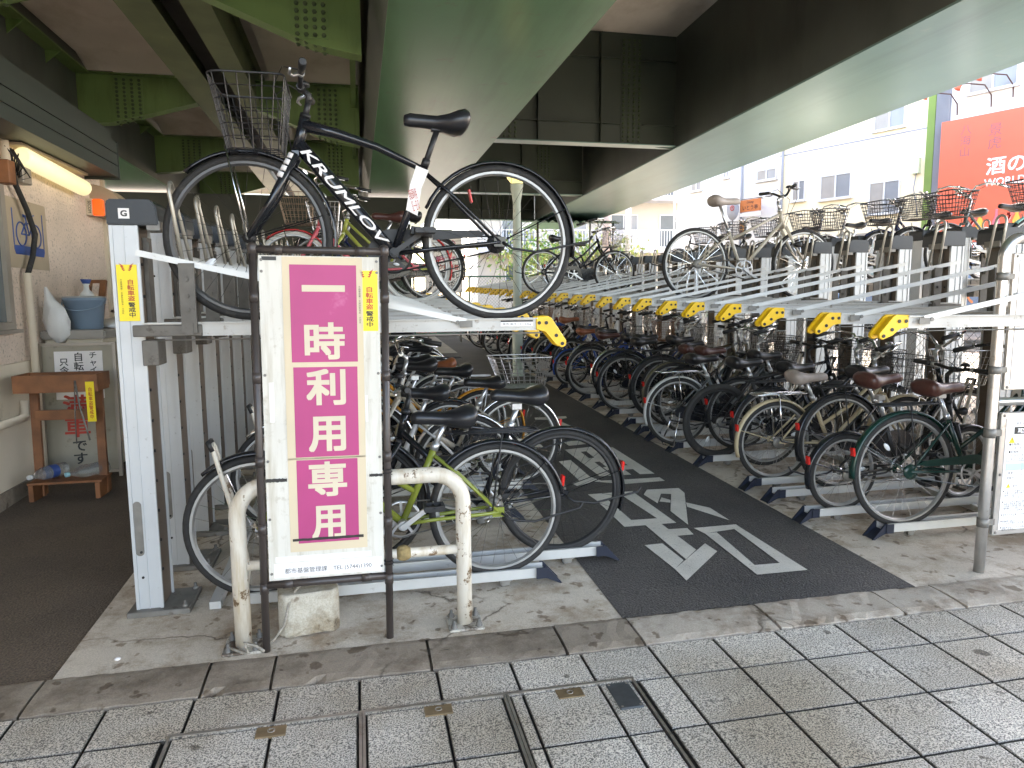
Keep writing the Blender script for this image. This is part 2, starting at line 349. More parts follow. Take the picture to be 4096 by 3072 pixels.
# painted characters on the lane (通路) and the arrow before them
LANE = (
 (
[ (1.562, 4.704), (1.901, 4.708), (1.901, 4.611), (1.577, 4.563) ],
[ (1.577, 4.563), (1.658, 4.579), (1.661, 4.124), (1.573, 4.014) ],
[ (1.793, 4.604), (1.901, 4.611), (1.919, 4.013), (1.835, 4.117) ],
[ (1.661, 4.124), (1.835, 4.117), (1.919, 4.013), (1.573, 4.014) ],
[ (1.711, 4.013), (1.818, 4.022), (1.832, 3.571), (1.714, 3.457) ],
[ (1.814, 3.915), (1.942, 3.908), (1.930, 3.799), (1.822, 3.798) ],
[ (1.576, 3.703), (1.687, 3.707), (1.697, 3.450), (1.599, 3.350) ],
[ (1.599, 3.350), (1.929, 3.653), (1.938, 3.526), (1.593, 3.201) ],
[ (2.019, 4.719), (2.262, 4.706), (2.251, 4.587), (2.146, 4.582), (2.079, 4.607) ],
[ (1.949, 4.611), (2.019, 4.719), (2.079, 4.607), (1.964, 4.404) ],
[ (2.146, 4.582), (2.251, 4.587), (1.975, 3.965), (1.980, 4.233) ],
[ (2.045, 4.520), (2.080, 4.451), (2.055, 4.397), (1.992, 4.437) ],
[ (2.163, 4.383), (2.269, 4.240), (2.271, 3.986), (2.130, 4.293) ],
[ (1.983, 3.904), (2.271, 3.908), (2.268, 3.841), (2.005, 3.801) ],
[ (2.005, 3.801), (2.084, 3.804), (2.039, 3.303), (1.984, 3.188) ],
[ (2.217, 3.839), (2.268, 3.841), (2.277, 3.185), (2.187, 3.300) ],
[ (2.039, 3.303), (2.187, 3.300), (2.277, 3.185), (1.984, 3.188) ],
 ),
 (
[ (1.533, 4.992), (1.722, 5.142), (1.773, 5.014), (1.960, 5.005), (2.243, 5.004), (2.244, 4.905), (1.903, 4.890), (1.711, 5.004), (1.549, 4.914) ],
[ (2.153, 6.095), (2.235, 6.007), (2.249, 5.110), (2.129, 5.119) ],
[ (1.951, 6.041), (2.065, 6.045), (2.058, 5.122), (1.945, 5.126) ],
[ (1.779, 6.023), (1.894, 6.037), (1.903, 5.127), (1.800, 5.124) ],
[ (1.779, 6.023), (2.153, 6.095), (2.170, 5.964), (1.811, 5.899) ],
[ (1.874, 5.679), (2.168, 5.717), (2.172, 5.587), (1.875, 5.544) ],
[ (1.914, 5.378), (2.150, 5.396), (2.160, 5.277), (1.916, 5.263) ],
[ (1.614, 5.637), (1.725, 5.662), (1.722, 5.142), (1.609, 5.051) ],
[ (1.853, 6.320), (2.176, 6.374), (2.183, 6.222), (1.862, 6.160) ],
 ),
 (
[ (1.877, 7.533), (2.243, 7.537), (2.220, 7.430), (2.090, 7.358), (2.197, 6.615), (2.073, 6.609), (1.996, 7.379), (1.859, 7.427) ],
[ (1.608, 7.637), (1.620, 6.144), (1.469, 6.092), (1.448, 7.340), (1.512, 7.658) ],
 ))
for ch in LANE:
    b_ = bmesh.new()
    for k, po in enumerate(ch): b_.faces.new([b_.verts.new((x, y, G(y) + .0085 + .0003 * (k % 6))) for x, y in po])
    bmesh.ops.recalc_face_normals(b_, faces=b_.faces)
    me = bpy.data.meshes.new('lane_marking'); b_.to_mesh(me); b_.free()
    structure(link('lane_marking', me, 'lane_paint'))
# kerb stones: rough, uneven blocks with open joints
def kerb(xs, mname):
    bm = bmesh.new()
    for a, b in zip(xs, xs[1:]):
        n = max(2, int((b - a) / .04)); a += .006; b -= .006
        jz = random.uniform(-.004, .004)
        rows = []
        for j, (yy, zz) in enumerate(((2.655, -.03), (2.660, .004), (2.70, .010), (2.78, .011), (2.86, .011), (2.892, .007), (2.894, -.03))):
            row = []
            for i in range(n + 1):
                x = a + (b - a) * i / n
                e = 1 if 0 < j < 6 else 0
                edge = random.random()
                dy = (random.uniform(-.007, .007) + (.02 if edge > .965 else 0)) if j in (1,) else random.uniform(-.003, .003)
                row.append(bm.verts.new((x, yy + dy, G(yy) + zz + e * (jz + random.uniform(-.002, .002)) - (.012 if (edge > .965 and j == 1) else 0))))
            rows.append(row)
        for r1, r2 in zip(rows, rows[1:]):
            for i in range(n): bm.faces.new([r1[i], r1[i + 1], r2[i + 1], r2[i]])
        for i in (0, n):
            bm.faces.new([r_[i] for r_ in rows])
    bmesh.ops.recalc_face_normals(bm, faces=bm.faces)
    me = bpy.data.meshes.new('kerb'); bm.to_mesh(me); bm.free()
    return structure(link('kerb', me, mname))
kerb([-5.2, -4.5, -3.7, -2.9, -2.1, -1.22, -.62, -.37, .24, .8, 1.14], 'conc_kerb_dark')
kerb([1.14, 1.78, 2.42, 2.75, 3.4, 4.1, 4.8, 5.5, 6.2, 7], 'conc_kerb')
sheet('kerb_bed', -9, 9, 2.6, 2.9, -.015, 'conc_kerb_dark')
# pavement of speckled square setts
def granite():
    m, n, b = nmat('granite_paving'); N = n.nodes.new; L = n.links.new
    tc = N('ShaderNodeTexCoord')
    n1 = N('ShaderNodeTexNoise'); n1.inputs['Scale'].default_value = 190; n1.inputs['Detail'].default_value = 2.5; n1.inputs['Roughness'].default_value = .6
    L(tc.outputs['Object'], n1.inputs[0])
    r1 = N('ShaderNodeValToRGB'); L(n1.outputs[0], r1.inputs[0]); e = r1.color_ramp.elements
    e[0].position = .40; e[0].color = (.12, .112, .10, 1); e[1].position = .58; e[1].color = (.76, .71, .63, 1)
    q = r1.color_ramp.elements.new(.47); q.color = (.38, .355, .32, 1)
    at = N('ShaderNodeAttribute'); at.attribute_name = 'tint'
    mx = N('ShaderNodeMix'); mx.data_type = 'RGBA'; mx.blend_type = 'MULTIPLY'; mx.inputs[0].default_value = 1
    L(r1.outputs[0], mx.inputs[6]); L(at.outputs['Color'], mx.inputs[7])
    n2 = N('ShaderNodeTexNoise'); n2.inputs['Scale'].default_value = 1.7; n2.inputs['Detail'].default_value = 7; L(tc.outputs['Object'], n2.inputs[0])
    r2 = N('ShaderNodeValToRGB'); L(n2.outputs[0], r2.inputs[0]); r2.color_ramp.elements[0].position = .35; r2.color_ramp.elements[1].position = .62
    r2.color_ramp.elements[0].color = (.70, .65, .57, 1); r2.color_ramp.elements[1].color = (1, 1, 1, 1)
    m2 = N('ShaderNodeMix'); m2.data_type = 'RGBA'; m2.blend_type = 'MULTIPLY'; m2.inputs[0].default_value = 1
    L(mx.outputs[2], m2.inputs[6]); L(r2.outputs[0], m2.inputs[7]); 
    n5 = N('ShaderNodeTexNoise'); n5.inputs['Scale'].default_value = 7.5; n5.inputs['Detail'].default_value = 2; L(tc.outputs['Object'], n5.inputs[0])
    r5 = N('ShaderNodeValToRGB'); L(n5.outputs[0], r5.inputs[0]); r5.color_ramp.elements[0].position = .70; r5.color_ramp.elements[1].position = .725
    r5.color_ramp.elements[0].color = (1, 1, 1, 1); r5.color_ramp.elements[1].color = (.35, .33, .31, 1)
    m5 = N('ShaderNodeMix'); m5.data_type = 'RGBA'; m5.blend_type = 'MULTIPLY'; m5.inputs[0].default_value = 1
    L(m2.outputs[2], m5.inputs[6]); L(r5.outputs[0], m5.inputs[7]); L(m5.outputs[2], b.inputs['Base Color'])
    b.inputs['Roughness'].default_value = .62
    bp = N('ShaderNodeBump'); bp.inputs['Strength'].default_value = .22; bp.inputs['Distance'].default_value = .003
    L(n1.outputs[0], bp.inputs['Height']); L(bp.outputs[0], b.inputs['Normal'])
    return m
M['granite'] = granite()
M['joint'] = mat('joint_dirt', (.028, .025, .022), .9, 0, .3, 30)
def tiles(rects, name, parent=None, z=0., jit=.0006, bev=.003):
    bm = bmesh.new(); cl = bm.loops.layers.float_color.new('tint')
    for (x0, x1, y0, y1) in rects:
        t = random.uniform(.86, 1.08); j = random.uniform(-jit, jit); g = .0045; tx, ty = random.uniform(-.0005, .0005), random.uniform(-.0005, .0005)
        x0 += g; x1 -= g; y0 += g; y1 -= g
        o = [(x0, y0), (x1, y0), (x1, y1), (x0, y1)]; i_ = [(x0 + bev, y0 + bev), (x1 - bev, y0 + bev), (x1 - bev, y1 - bev), (x0 + bev, y1 - bev)]
        vb = [bm.verts.new((x, y, G(y) + z - .02)) for x, y in o]
        vo = [bm.verts.new((x, y, G(y) + z + j - .003)) for x, y in o]
        vi = [bm.verts.new((x, y, G(y) + z + j + (tx if x > (x0 + x1) / 2 else -tx) + (ty if y > (y0 + y1) / 2 else -ty))) for x, y in i_]
        fs = [bm.faces.new(vi)]
        for k in range(4):
            fs.append(bm.faces.new([vo[k], vo[(k + 1) % 4], vi[(k + 1) % 4], vi[k]])); fs.append(bm.faces.new([vb[k], vb[(k + 1) % 4], vo[(k + 1) % 4], vo[k]]))
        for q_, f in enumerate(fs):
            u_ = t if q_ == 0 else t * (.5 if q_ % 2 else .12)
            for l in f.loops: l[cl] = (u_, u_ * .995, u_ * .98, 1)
    me = bpy.data.meshes.new(name); bm.to_mesh(me); bm.free()
    return link(name, me, 'granite', parent)
rects = []
X0 = .256; P = .2965
COVX = (-.675, .995)
xs = [X0 + P * k for k in range(-14, 16)]
yr = [(2.41, 2.652)] + [(2.41 - .3025 * (k + 1), 2.41 - .3025 * k) for k in range(12)]
for (y0, y1) in yr:
    for a, b in zip(xs, xs[1:]):
        if y1 < 2.5 and b > COVX[0] + .02 and a < COVX[1] - .02:
            if a < COVX[0] - .03: rects.append((a, COVX[0] - .012, y0, y1))
            if b > COVX[1] + .03: rects.append((COVX[1] + .012, b, y0, y1))
            continue
        rects.append((a, b, y0, y1))
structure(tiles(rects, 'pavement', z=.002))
sheet('pavement_bed', -6, 7, -2.5, 2.655, -.012, 'joint')
# inlaid access covers: steel edge frame, paving inlay, brass key plates
M['brass_plate'] = mat('tarnished_brass', (.25, .18, .10), .42, .5, .2, 20, .05, 90)
M['plate_steel'] = mat('blue_grey_plate', (.10, .11, .12), .4, .6, .15, 18, .1, 80)
M['edge_steel'] = mat('edge_steel', (.33, .30, .26), .42, .7, .2, 18, grime=(.12, .09, .06), gth=(.55, .7))
segs = [(-.675, -.032), (-.032, .490), (.490, .995)]
cl_ = ['inlaid paving access cover with one brass key plate, farthest left of the three', 'inlaid paving access cover with one brass key plate, middle of the three', 'inlaid paving access cover with brass key plate and dark metal name plate']
for k, (a, b) in enumerate(segs):
    t = thing('access_cover', cl_[k], 'access cover', ((a + b) / 2, 2.43, G(2.43)), group='access covers set in the pavement')
    inv = Matrix.Translation((-(a + b) / 2, -2.43, -G(2.43)))
    m = MB(); y1, y0 = 2.437, .6
    for (p, q, r_, s_) in ((a, b, y1 - .013, y1), (a + .001, a + .011, y0, y1 - .0135), (b - .011, b - .001, y0, y1 - .0135)):
        bm0 = [(p, r_), (q, r_), (q, s_), (p, s_)]
        A = [m.b.verts.new((x, y, G(y) + .006)) for x, y in bm0]; B = [m.b.verts.new((x, y, G(y) - .02)) for x, y in bm0]
        m.b.faces.new(A)
        for i in range(4): m.b.faces.new([A[i], B[i], B[(i + 1) % 4], A[(i + 1) % 4]])
    o = m.obj('edge_frame', 'edge_steel', t); o.matrix_local = inv
    rs = []; xx = [x for x in xs if a + .06 < x < b - .06]
    bounds = [a + .013] + xx + [b - .013]
    for yy0, yy1 in [(2.41 - .3025 * (j + 1), 2.41 - .3025 * j if j else 2.416) for j in range(6)]:
        for p, q in zip(bounds, bounds[1:]): rs.append((p, q, yy0, yy1))
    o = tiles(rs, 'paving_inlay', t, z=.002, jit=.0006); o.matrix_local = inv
    kx = (-.337, .236, .727)[k]
    pl = MB().box(kx - .05, kx + .05, 2.355, 2.415, -.006, .0052).obj('key_plate', 'brass_plate', t, .002)
    pl.matrix_local = inv @ Matrix.Translation((0, 0, G(2.39)))
    kh = MB().lathe([(.013, 0), (.013, .0015), (.009, .0015), (.009, -.003)], 16, caps=False).obj('keyhole', 'edge_steel', pl); kh.location = (kx, 2.388, .0055)
    if k == 2:
        m = MB().box(.875, .965, 2.245, 2.412, -.004, .0062).obj('name_plate', 'plate_steel', t, .003); m.matrix_local = inv @ Matrix.Translation((0, 0, G(2.33)))
        for (sx, sy) in ((.885, 2.257), (.955, 2.257), (.885, 2.40), (.955, 2.40)):
            q = MB().lathe([(.005, 0), (.005, .0012)], 10).obj('screw', 'edge_steel', m); q.location = (sx, sy, .0064)
# ================================================================ elevated road on steel box girders
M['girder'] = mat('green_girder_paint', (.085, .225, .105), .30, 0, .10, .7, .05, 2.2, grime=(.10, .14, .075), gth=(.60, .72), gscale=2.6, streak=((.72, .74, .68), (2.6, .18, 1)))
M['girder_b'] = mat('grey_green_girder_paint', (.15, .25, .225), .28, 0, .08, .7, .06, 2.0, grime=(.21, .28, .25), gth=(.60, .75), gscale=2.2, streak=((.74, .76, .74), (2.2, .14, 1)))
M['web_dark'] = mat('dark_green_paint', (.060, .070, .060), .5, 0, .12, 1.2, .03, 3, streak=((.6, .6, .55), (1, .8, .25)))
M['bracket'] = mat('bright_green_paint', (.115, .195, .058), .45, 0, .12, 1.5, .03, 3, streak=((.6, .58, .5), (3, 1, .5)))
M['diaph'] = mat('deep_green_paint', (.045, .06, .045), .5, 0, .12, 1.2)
M['slab_soffit'] = mat('soffit_concrete', (.60, .58, .54), .8, 0, .10, .8, .05, 12, streak=((.66, .64, .60), (.8, .5, 1)))
M['stringer_paint'] = mat('peeling_green_paint', (.10, .13, .06), .55, 0, .2, 2, grime=(.33, .30, .2), gth=(.66, .70), gscale=4)
M['gutter'] = mat('joint_gutter', (.02, .02, .02), .8, 0, .3, 4)
M['bolt'] = mat('bolt_green', (.045, .075, .03), .5, 0, .2, 9)
VB = 4.5
via = thing('viaduct', 'elevated road viaduct on green steel box girders spanning overhead', 'viaduct', (0, 0, 0))
YA, YB = -4.6, 31.0
def box_girder(x0, x1, zt, wm, fm, skew=0., y0=YA, y1=YB, rebate=.0):
    m = MB()
    def xs(x, y): return x + skew * (y - 10)
    for xw in (x0, x1):
        s = .02 if xw == x0 else -.02
        A = [(xs(xw, y0), y0), (xs(xw, y1), y1), (xs(xw, y1) + s, y1), (xs(xw, y0) + s, y0)]
        m.prism(A, VB + .02, zt, 'z')
    m.prism([(xs(x0, y0), y0), (xs(x1, y0), y0), (xs(x1, y0), y0 + .02), (xs(x0, y0), y0 + .02)], VB + .02, zt, 'z')
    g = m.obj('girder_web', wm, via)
    m = MB(); e = .05
    m.prism([(xs(x0, y0) - e, y0), (xs(x0, y1) - e, y1), (xs(x1, y1) + e, y1), (xs(x1, y0) + e, y0)], VB - .01, VB + .019, 'z')
    f = m.obj('girder_bottom', fm, via)
    return g
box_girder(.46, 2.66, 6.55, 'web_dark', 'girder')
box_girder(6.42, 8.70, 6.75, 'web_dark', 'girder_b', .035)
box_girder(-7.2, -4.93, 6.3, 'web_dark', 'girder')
# inclined strip of the first girder's side that faces left
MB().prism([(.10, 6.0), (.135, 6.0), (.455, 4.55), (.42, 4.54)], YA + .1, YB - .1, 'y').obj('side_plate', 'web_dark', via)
# deck slab with its soffit, parapet
m = MB(); m.box(-9.5, 11.2, YA, YB, 6.8, 7.1)
m.obj('deck_slab', 'slab_soffit', via)
m = MB()
for x in (-9.6, 11.2): m.box(x, x + .25, YA, YB, 6.8, 8.2)
m.obj('parapet', 'slab_soffit', via)
# soffit panels between the cross beams (haunched precast panels)
def soffit(x0, x1, y0, y1, z, dz):
    m = MB(); e = .5
    m.sections([[(x0, y0, z), (x1, y0, z)], [(x0, y0 + e, z + dz), (x1, y0 + e, z + dz)], [(x0, y1 - e, z + dz), (x1, y1 - e, z + dz)], [(x0, y1, z), (x1, y1, z)]], closed_ring=False)
    m.obj('soffit_panel', 'slab_soffit', via)
def bolts(x0, x1, nx, z0, z1, nz, y, nm='splice_bolts', plate='bracket', par=None, taper=None):
    m = MB(); m.box(x0 - .05, x1 + .05, y - .014, y - .002, z0 - .04, z1 + .03)
    p = m.obj('splice_plate', plate, par or via)
    m = MB()
    for i in range(nx):
        for j in range(nz):
            x = x0 + (x1 - x0) * i / max(1, nx - 1); z = z0 + (z1 - z0) * j / max(1, nz - 1)
            m.lathe([(.030, 0), (.030, .012), (.021, .013), (.021, .032)], 6, Matrix.Translation((x, y - .014, z)) @ Matrix.Rotation(R(90), 4, 'X'))
    m.obj(nm, 'bolt', p)
def haunch(y, wm):      # left girder -> stringer -> first girder: bottom edge arches up to the middle
    zt = 5.62
    for poly, lows, top, bx_, fb in (
        ([(-4.93, zt), (-4.93, 4.72), (-4.35, 4.76), (-2.86, 5.18), (-2.86, zt)], [(-4.93, 4.72), (-4.35, 4.76), (-2.86, 5.18)], (-4.93, -2.86), (-4.25, -3.86, 4.88), ((-4.25, 4.79), (-3.86, 4.89))),
        ([(-1.78, zt), (-1.78, 5.12), (-.45, 4.60), (.15, 4.5), (.15, zt)], [(-1.78, 5.12), (-.45, 4.60), (.15, 4.5)], (-1.78, .15), (-.62, -.30, 4.72), ((-.62, 4.665), (-.30, 4.575)))):
        o = MB().prism(poly, y - .01, y + .01).obj('cross_beam', wm, via)
        A = [(x, z - .002) for x, z in lows]; MB().prism(A + [(x, z - .018) for x, z in A[::-1]], y - .13, y + .13).obj('bottom_flange', wm, o)
        MB().box(top[0], top[1], y - .12, y + .12, zt + .002, zt + .018).obj('top_flange', wm, o)
        bolts(bx_[0], bx_[1], 4, bx_[2], 5.54, 10, y - .01, par=o, plate=wm)
        m = MB(); a, b = fb
        for i in range(4):
            for dy in (-.09, .09):
                t = i / 3
                m.lathe([(.03, -.02), (.03, -.032), (.02, -.033), (.02, -.05)], 6, Matrix.Translation((a[0] + (b[0] - a[0]) * t, y + dy, a[1] + (b[1] - a[1]) * t)))
        m.obj('flange_bolts', 'bolt', o)
YH = [-1.2, 4.2, 9.6, 15.0, 20.2, 25.4, 30.6]
for y in YH: haunch(y, 'bracket')
for a, b in zip(YH, YH[1:]):
    soffit(-4.70, -2.62, a + .12, b - .12, 5.655, .16); soffit(-1.52, .08, a + .12, b - .12, 5.655, .16)
    MB().box(-4.93, -4.66, a + .13, b - .13, 5.60, 5.63).obj('edge_flange', 'bracket', via)
    # bracket fins along the left girder
    m = MB()
    for k in range(1, 4):
        yy = a + (b - a) * k / 4
        m.prism([(-4.92, 5.59), (-4.92, 5.38), (-4.68, 5.59)], yy - .01, yy + .01)
    m.obj('stiffener_fins', 'bracket', via)
    MB().box(.0, .09, a + .13, b - .13, 5.2, 5.63).obj('edge_flange', 'bracket', via)
# twin stringers with the dark deck joint between them
for x0, x1, xw in ((-2.86, -2.40, -2.62), (-2.06, -1.70, -1.80)):
    m = MB(); m.box(x0, x1, YA + .3, 30.8, 5.175, 5.195); m.box(xw, xw + .016, YA + .3, 30.8, 5.196, 5.9); m.box(x0, x1, YA + .3, 30.8, 5.901, 5.92)
    m.obj('stringer', 'stringer_paint', via)
MB().box(-2.39, -2.07, YA + .3, 30.8, 5.35, 5.40).obj('drain_gutter', 'gutter', via)
# deep diaphragms between the two right-hand girders
for y, zb in ((-.6, 4.56), (5.6, 4.56), (14.2, 4.56), (21.2, 4.56), (28.2, 4.56)):
    xr = 6.41 + .035 * (y - 10)
    m = MB(); m.box(2.665, xr, y - .01, y + .01, zb, 6.79); d = m.obj('diaphragm', 'diaph', via)
    m = MB()
    for x in (3.62, 4.92): m.box(x - .012, x + .012, y - .13, y - .011, zb + .02, 6.7)
    for z in (4.95, 6.22):
        for a, b in ((2.67, 3.605), (3.635, 4.905), (4.935, 5.33), (5.83, xr)): m.box(a, b, y - .11, y - .0115, z, z + .018)
    m.obj('stiffener_ribs', 'diaph', d)
    m = MB(); m.box(2.7, xr - .03, y - .16, y + .16, zb - .022, zb - .001); m.obj('bottom_flange', 'girder_b', d)
    bolts(5.42, 5.76, 4, 4.64, 6.6, 24, y - .012, par=d, plate='diaph'); bolts(2.82, 3.16, 4, 4.64, 6.6, 24, y - .012, par=d, plate='diaph')
    m = MB(); m.prism([(xr - .42, zb - .024), (xr, zb - .024), (xr, zb - .33 + .28)], y - .01, y + .01); m.obj('knee_plate', 'diaph', d)
# soffit between the right girders
MB().box(2.6, 6.9, YA, YB, 6.74, 6.79).obj('soffit_panel', 'slab_soffit', via)
# ---- corrugated canopy at the far end under the deck
m = MB()
n = 44; secs = []
cx0, cx1 = 6.3, 9.6
for yy, zz in ((25.2, 4.20), (28.5, 4.55)):
    secs.append([(cx0 + (cx1 - cx0) * i / n, yy, zz + .05 * math.sin(i * math.pi / 1.0 * .5)) for i in range(n + 1)])
m.sections(secs, closed_ring=False)
M['corrug'] = mat('corrugated_green', (.02, .09, .05), .45, 0, .15, 2)
cp = thing('canopy', 'green corrugated canopy roof at the far end under the viaduct', 'canopy', (0, 0, 0))
m.obj('roof_sheet', 'corrug', cp)
m = MB()
for x in (6.5, 9.4):
    for y in (25.5, 28.2): m.tube([(x, y, G(y)), (x, y, 4.2 + (.3 if y > 27 else 0))], .04)
m.obj('post', 'steel_dull', cp)

nb = thing('light_block_building', 'tall plain unseen building added left of the viaduct to block light', 'building', (-17.5, 15, 0))  # unseen block added to hold back sun and sky light from the left
MB().box(-4, 1.5, -32, 35, -1, 12.5).obj('wall', mat('light_block_wall', (.52, .48, .42), .8, 0, .1, 1), nb)
m = MB()
for k in range(14): m.box(1.501, 1.53, -30 + 4.5 * k, -28 + 4.5 * k, 2, 3.4)
m.obj('window', 'dark', nb)
# ================================================================ attendant's hut on the left
M['stucco'] = mat('stippled_stucco', (.68, .56, .46), .85, 0, .10, 2.5, .8, 70, grime=(.40, .33, .26), gth=(.55, .62), gscale=48)
M['stucco_lower'] = mat('painted_render', (.68, .60, .47), .7, 0, .10, 1.5, .15, 25, grime=(.36, .30, .23), gth=(.58, .74), gscale=4)
M['shutter_green'] = mat('shutter_box_green', (.028, .036, .031), .45, 0, .1, 1.5, .05, 20)
M['alu_frame'] = mat('bronze_window_frame', (.33, .29, .24), .45, .4, .1, 4)
M['beige_metal'] = mat('beige_metal', (.42, .34, .235), .5, 0, .1, 3, .04, 20, grime=(.28, .2, .13), gth=(.62, .72), gscale=8)
M['tube_glow'] = mat('lamp_tube', (.9, .85, .55), .4, 0, 0, emit=(1.0, .88, .48), estr=.065)
M['cream_trim'] = mat('cream_trim', (.60, .52, .40), .6, 0, .08, 4)
XW, YC = -2.40, 7.72
hut = thing('attendant_hut', 'small hut with cream stippled walls under a dark green shutter box', 'hut', (XW, YC, G(YC)))
inv = Matrix.Translation((-XW, -YC, -G(YC)))
def hp(m, name, material, par=None, bevel=0):
    o = m.obj(name, material, par or hut, bevel)
    if par is None: o.matrix_local = inv
    return o
m = MB(); m.box(-6.5, XW, -1.0, YC, 1.02, 3.0); hp(m, 'upper_wall', 'stucco')
m = MB(); m.box(-6.5, XW + .012, -1.0, YC - .005, -.1, 1.019); hp(m, 'lower_wall', 'stucco_lower')
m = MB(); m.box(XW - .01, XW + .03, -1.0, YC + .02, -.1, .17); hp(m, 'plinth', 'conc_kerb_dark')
m = MB(); m.box(XW - .06, XW + .03, YC + .001, YC + .05, -.1, 2.62); hp(m, 'corner_trim', 'cream_trim')
m = MB(); m.box(-6.6, XW + .1, -1.1, YC + .1, 3.001, 3.1); hp(m, 'roof', 'shutter_green')
# shutter box: three stacked ribbed strips, end cap
m = MB()
for z0, z1 in ((2.575, 2.672), (2.680, 2.778), (2.786, 2.88)): m.box(-2.12, -2.10, -1.0, 7.28, z0, z1)
m.box(XW + .013, -2.121, -1.0, 7.27, 2.58, 2.875)
sb = hp(m, 'shutter_box', 'shutter_green')
m = MB(); m.box(XW + .012, -2.094, 7.281, 7.30, 2.555, 2.89); hp(m, 'end_cap', 'shutter_green')
# lamp in a long diffuser
lt = MB()
a, b = Vector((-2.31, 5.86, 2.485)), Vector((-2.31, 7.0, 2.435))
lt.tube([a + Vector((0, -.02, 0)), a, a + (b - a) * .5, b, b + Vector((0, .02, 0))], [.05, .068, .068, .068, .045], 14)
hp(lt, 'wall_lamp', 'tube_glow')
m = MB(); m.box(XW + .012, -2.29, 5.8, 7.08, 2.555, 2.574); hp(m, 'lamp_tray', 'beige_metal')
# parking symbol plate
pl = MB().box(XW + .003, XW + .009, 5.72, 6.37, 1.695, 2.195)
pl = hp(pl, 'symbol_plate', 'beige_metal')
def on_wall(m, name, material, par):
    o = m.obj(name, material, par); return o
def WY(u, v, d=.0105): return (XW + d, u, v)
s = MB()
def wl(pts, r): s.tube([WY(*p) for p in pts], r, 5)
cyl = []
for cy_ in (5.92, 6.17): s.tube([WY(cy_ + .078 * math.cos(q * math.pi / 14), 1.945 + .085 * math.sin(q * math.pi / 14)) for q in range(28)], .006, 5, closed=True)
wl([(5.92, 1.945), (6.0, 2.03), (6.12, 2.03), (6.17, 1.945)], .006); wl([(5.92, 1.945), (6.05, 1.945), (6.12, 2.03)], .006); wl([(6.05, 1.945), (6.0, 2.075)], .006); wl([(6.12, 2.03), (6.10, 2.09), (6.15, 2.10)], .006); wl([(5.965, 2.08), (6.03, 2.08)], .011)
s.prism([(5.795, 1.86), (6.30, 1.86), (6.30, 1.83), (6.28, 1.795), (5.815, 1.795), (5.795, 1.83)], XW + .009, XW + .011, 'x')
for y_ in (5.80, 6.295): s.box(XW + .009, XW + .011, y_ - .007, y_ + .007, 1.861, 2.12)
sm = s.obj('bicycle_symbol', 'blue_ink', pl)
# alarm plate and lamp
al = MB().box(XW + .001, XW + .05, 7.30, 7.40, 2.235, 2.385); al = hp(al, 'alarm_plate', 'cream_trim')
q = text('SECOM', 'ink_black', al, (XW + .03, 7.2985, 2.31), (R(90), R(90), 0), .036, (.11, .026), bold=.01)
q.parent = al
am = MB().box(XW + .051, XW + .13, 7.305, 7.385, 2.235, 2.385).obj('alarm_lamp', 'amber_lens', al, .008, 2)
# ventilation hood, quarter-round
hd = MB(); prof = [(7.42, 2.22), (7.42, 2.50)] + [(7.42 + .36 * math.sin(t * math.pi / 16), 2.22 + .28 * math.cos(t * math.pi / 16)) for t in range(1, 9)]
prof = [(XW + .001, 2.25), (XW + .001, 2.53)] + [(XW + .001 + .30 * math.sin(t * math.pi / 18), 2.25 + .28 * math.cos(t * math.pi / 18)) for t in range(1, 10)]
hd.prism(prof, 7.41, 7.70, 'y'); hp(hd, 'vent_hood', 'beige_metal')
# window at the left
wn = MB()
for (y0, y1, z0, z1) in ((3.9, 5.62, 1.26, 1.31), (3.9, 5.62, 2.2, 2.25), (5.56, 5.62, 1.311, 2.199), (4.7, 4.75, 1.311, 2.199), (3.9, 3.95, 1.311, 2.199)): wn.box(XW + .012, XW + .05, y0, y1, z0, z1)
wf = hp(wn, 'window', 'alu_frame')
MB().box(XW + .004, XW + .02, 3.951, 5.559, 1.312, 2.198).obj('pane', 'glass', wf)
MB().box(XW + .013, XW + .075, 3.85, 5.66, 1.235, 1.259).obj('sill', 'alu_frame', wf)
# pipes and boxes at the corner of the frame
pm = MB(); pm.tube([(XW + .05, 5.86, .0), (XW + .05, 5.86, 1.60), (XW + .05, 5.86, 1.66)], .026, 10); pm.tube([(XW + .05, 5.70, 2.30), (XW + .05, 5.68, 2.56)], .03, 8)
pipe = hp(pm, 'drain_pipe', 'cream_trim')
hm = MB(); hm.tube([(XW + .05, 5.86, 1.64), (XW + .06, 5.95, 1.78), (XW + .07, 6.0, 1.95), (XW + .06, 5.92, 2.12), (XW + .05, 5.80, 2.28), (XW + .05, 5.74, 2.5)], .02, 8); hp(hm, 'black_hose', 'rubber')
bm_ = MB(); bm_.box(XW + .012, XW + .085, 5.85, 5.99, 2.30, 2.43); hp(bm_, 'junction_box', 'alu_frame', None, .006)
bm_ = MB(); bm_.box(XW + .012, XW + .10, 5.60, 5.70, 2.26, 2.42); hp(bm_, 'meter_box', 'wood', None, .006)
cm = MB()
for k in range(5):
    cm.tube([(XW + .06, 5.66 + .03 * k, 2.52), (XW + .10 + .01 * k, 5.70 + .03 * k, 2.45 - .03 * k), (XW + .06, 5.78 + .02 * k, 2.38 - .015 * k), (XW + .07, 5.84 + .02 * k, 2.50)], .005, 5)
hp(cm, 'cables', 'rubber')
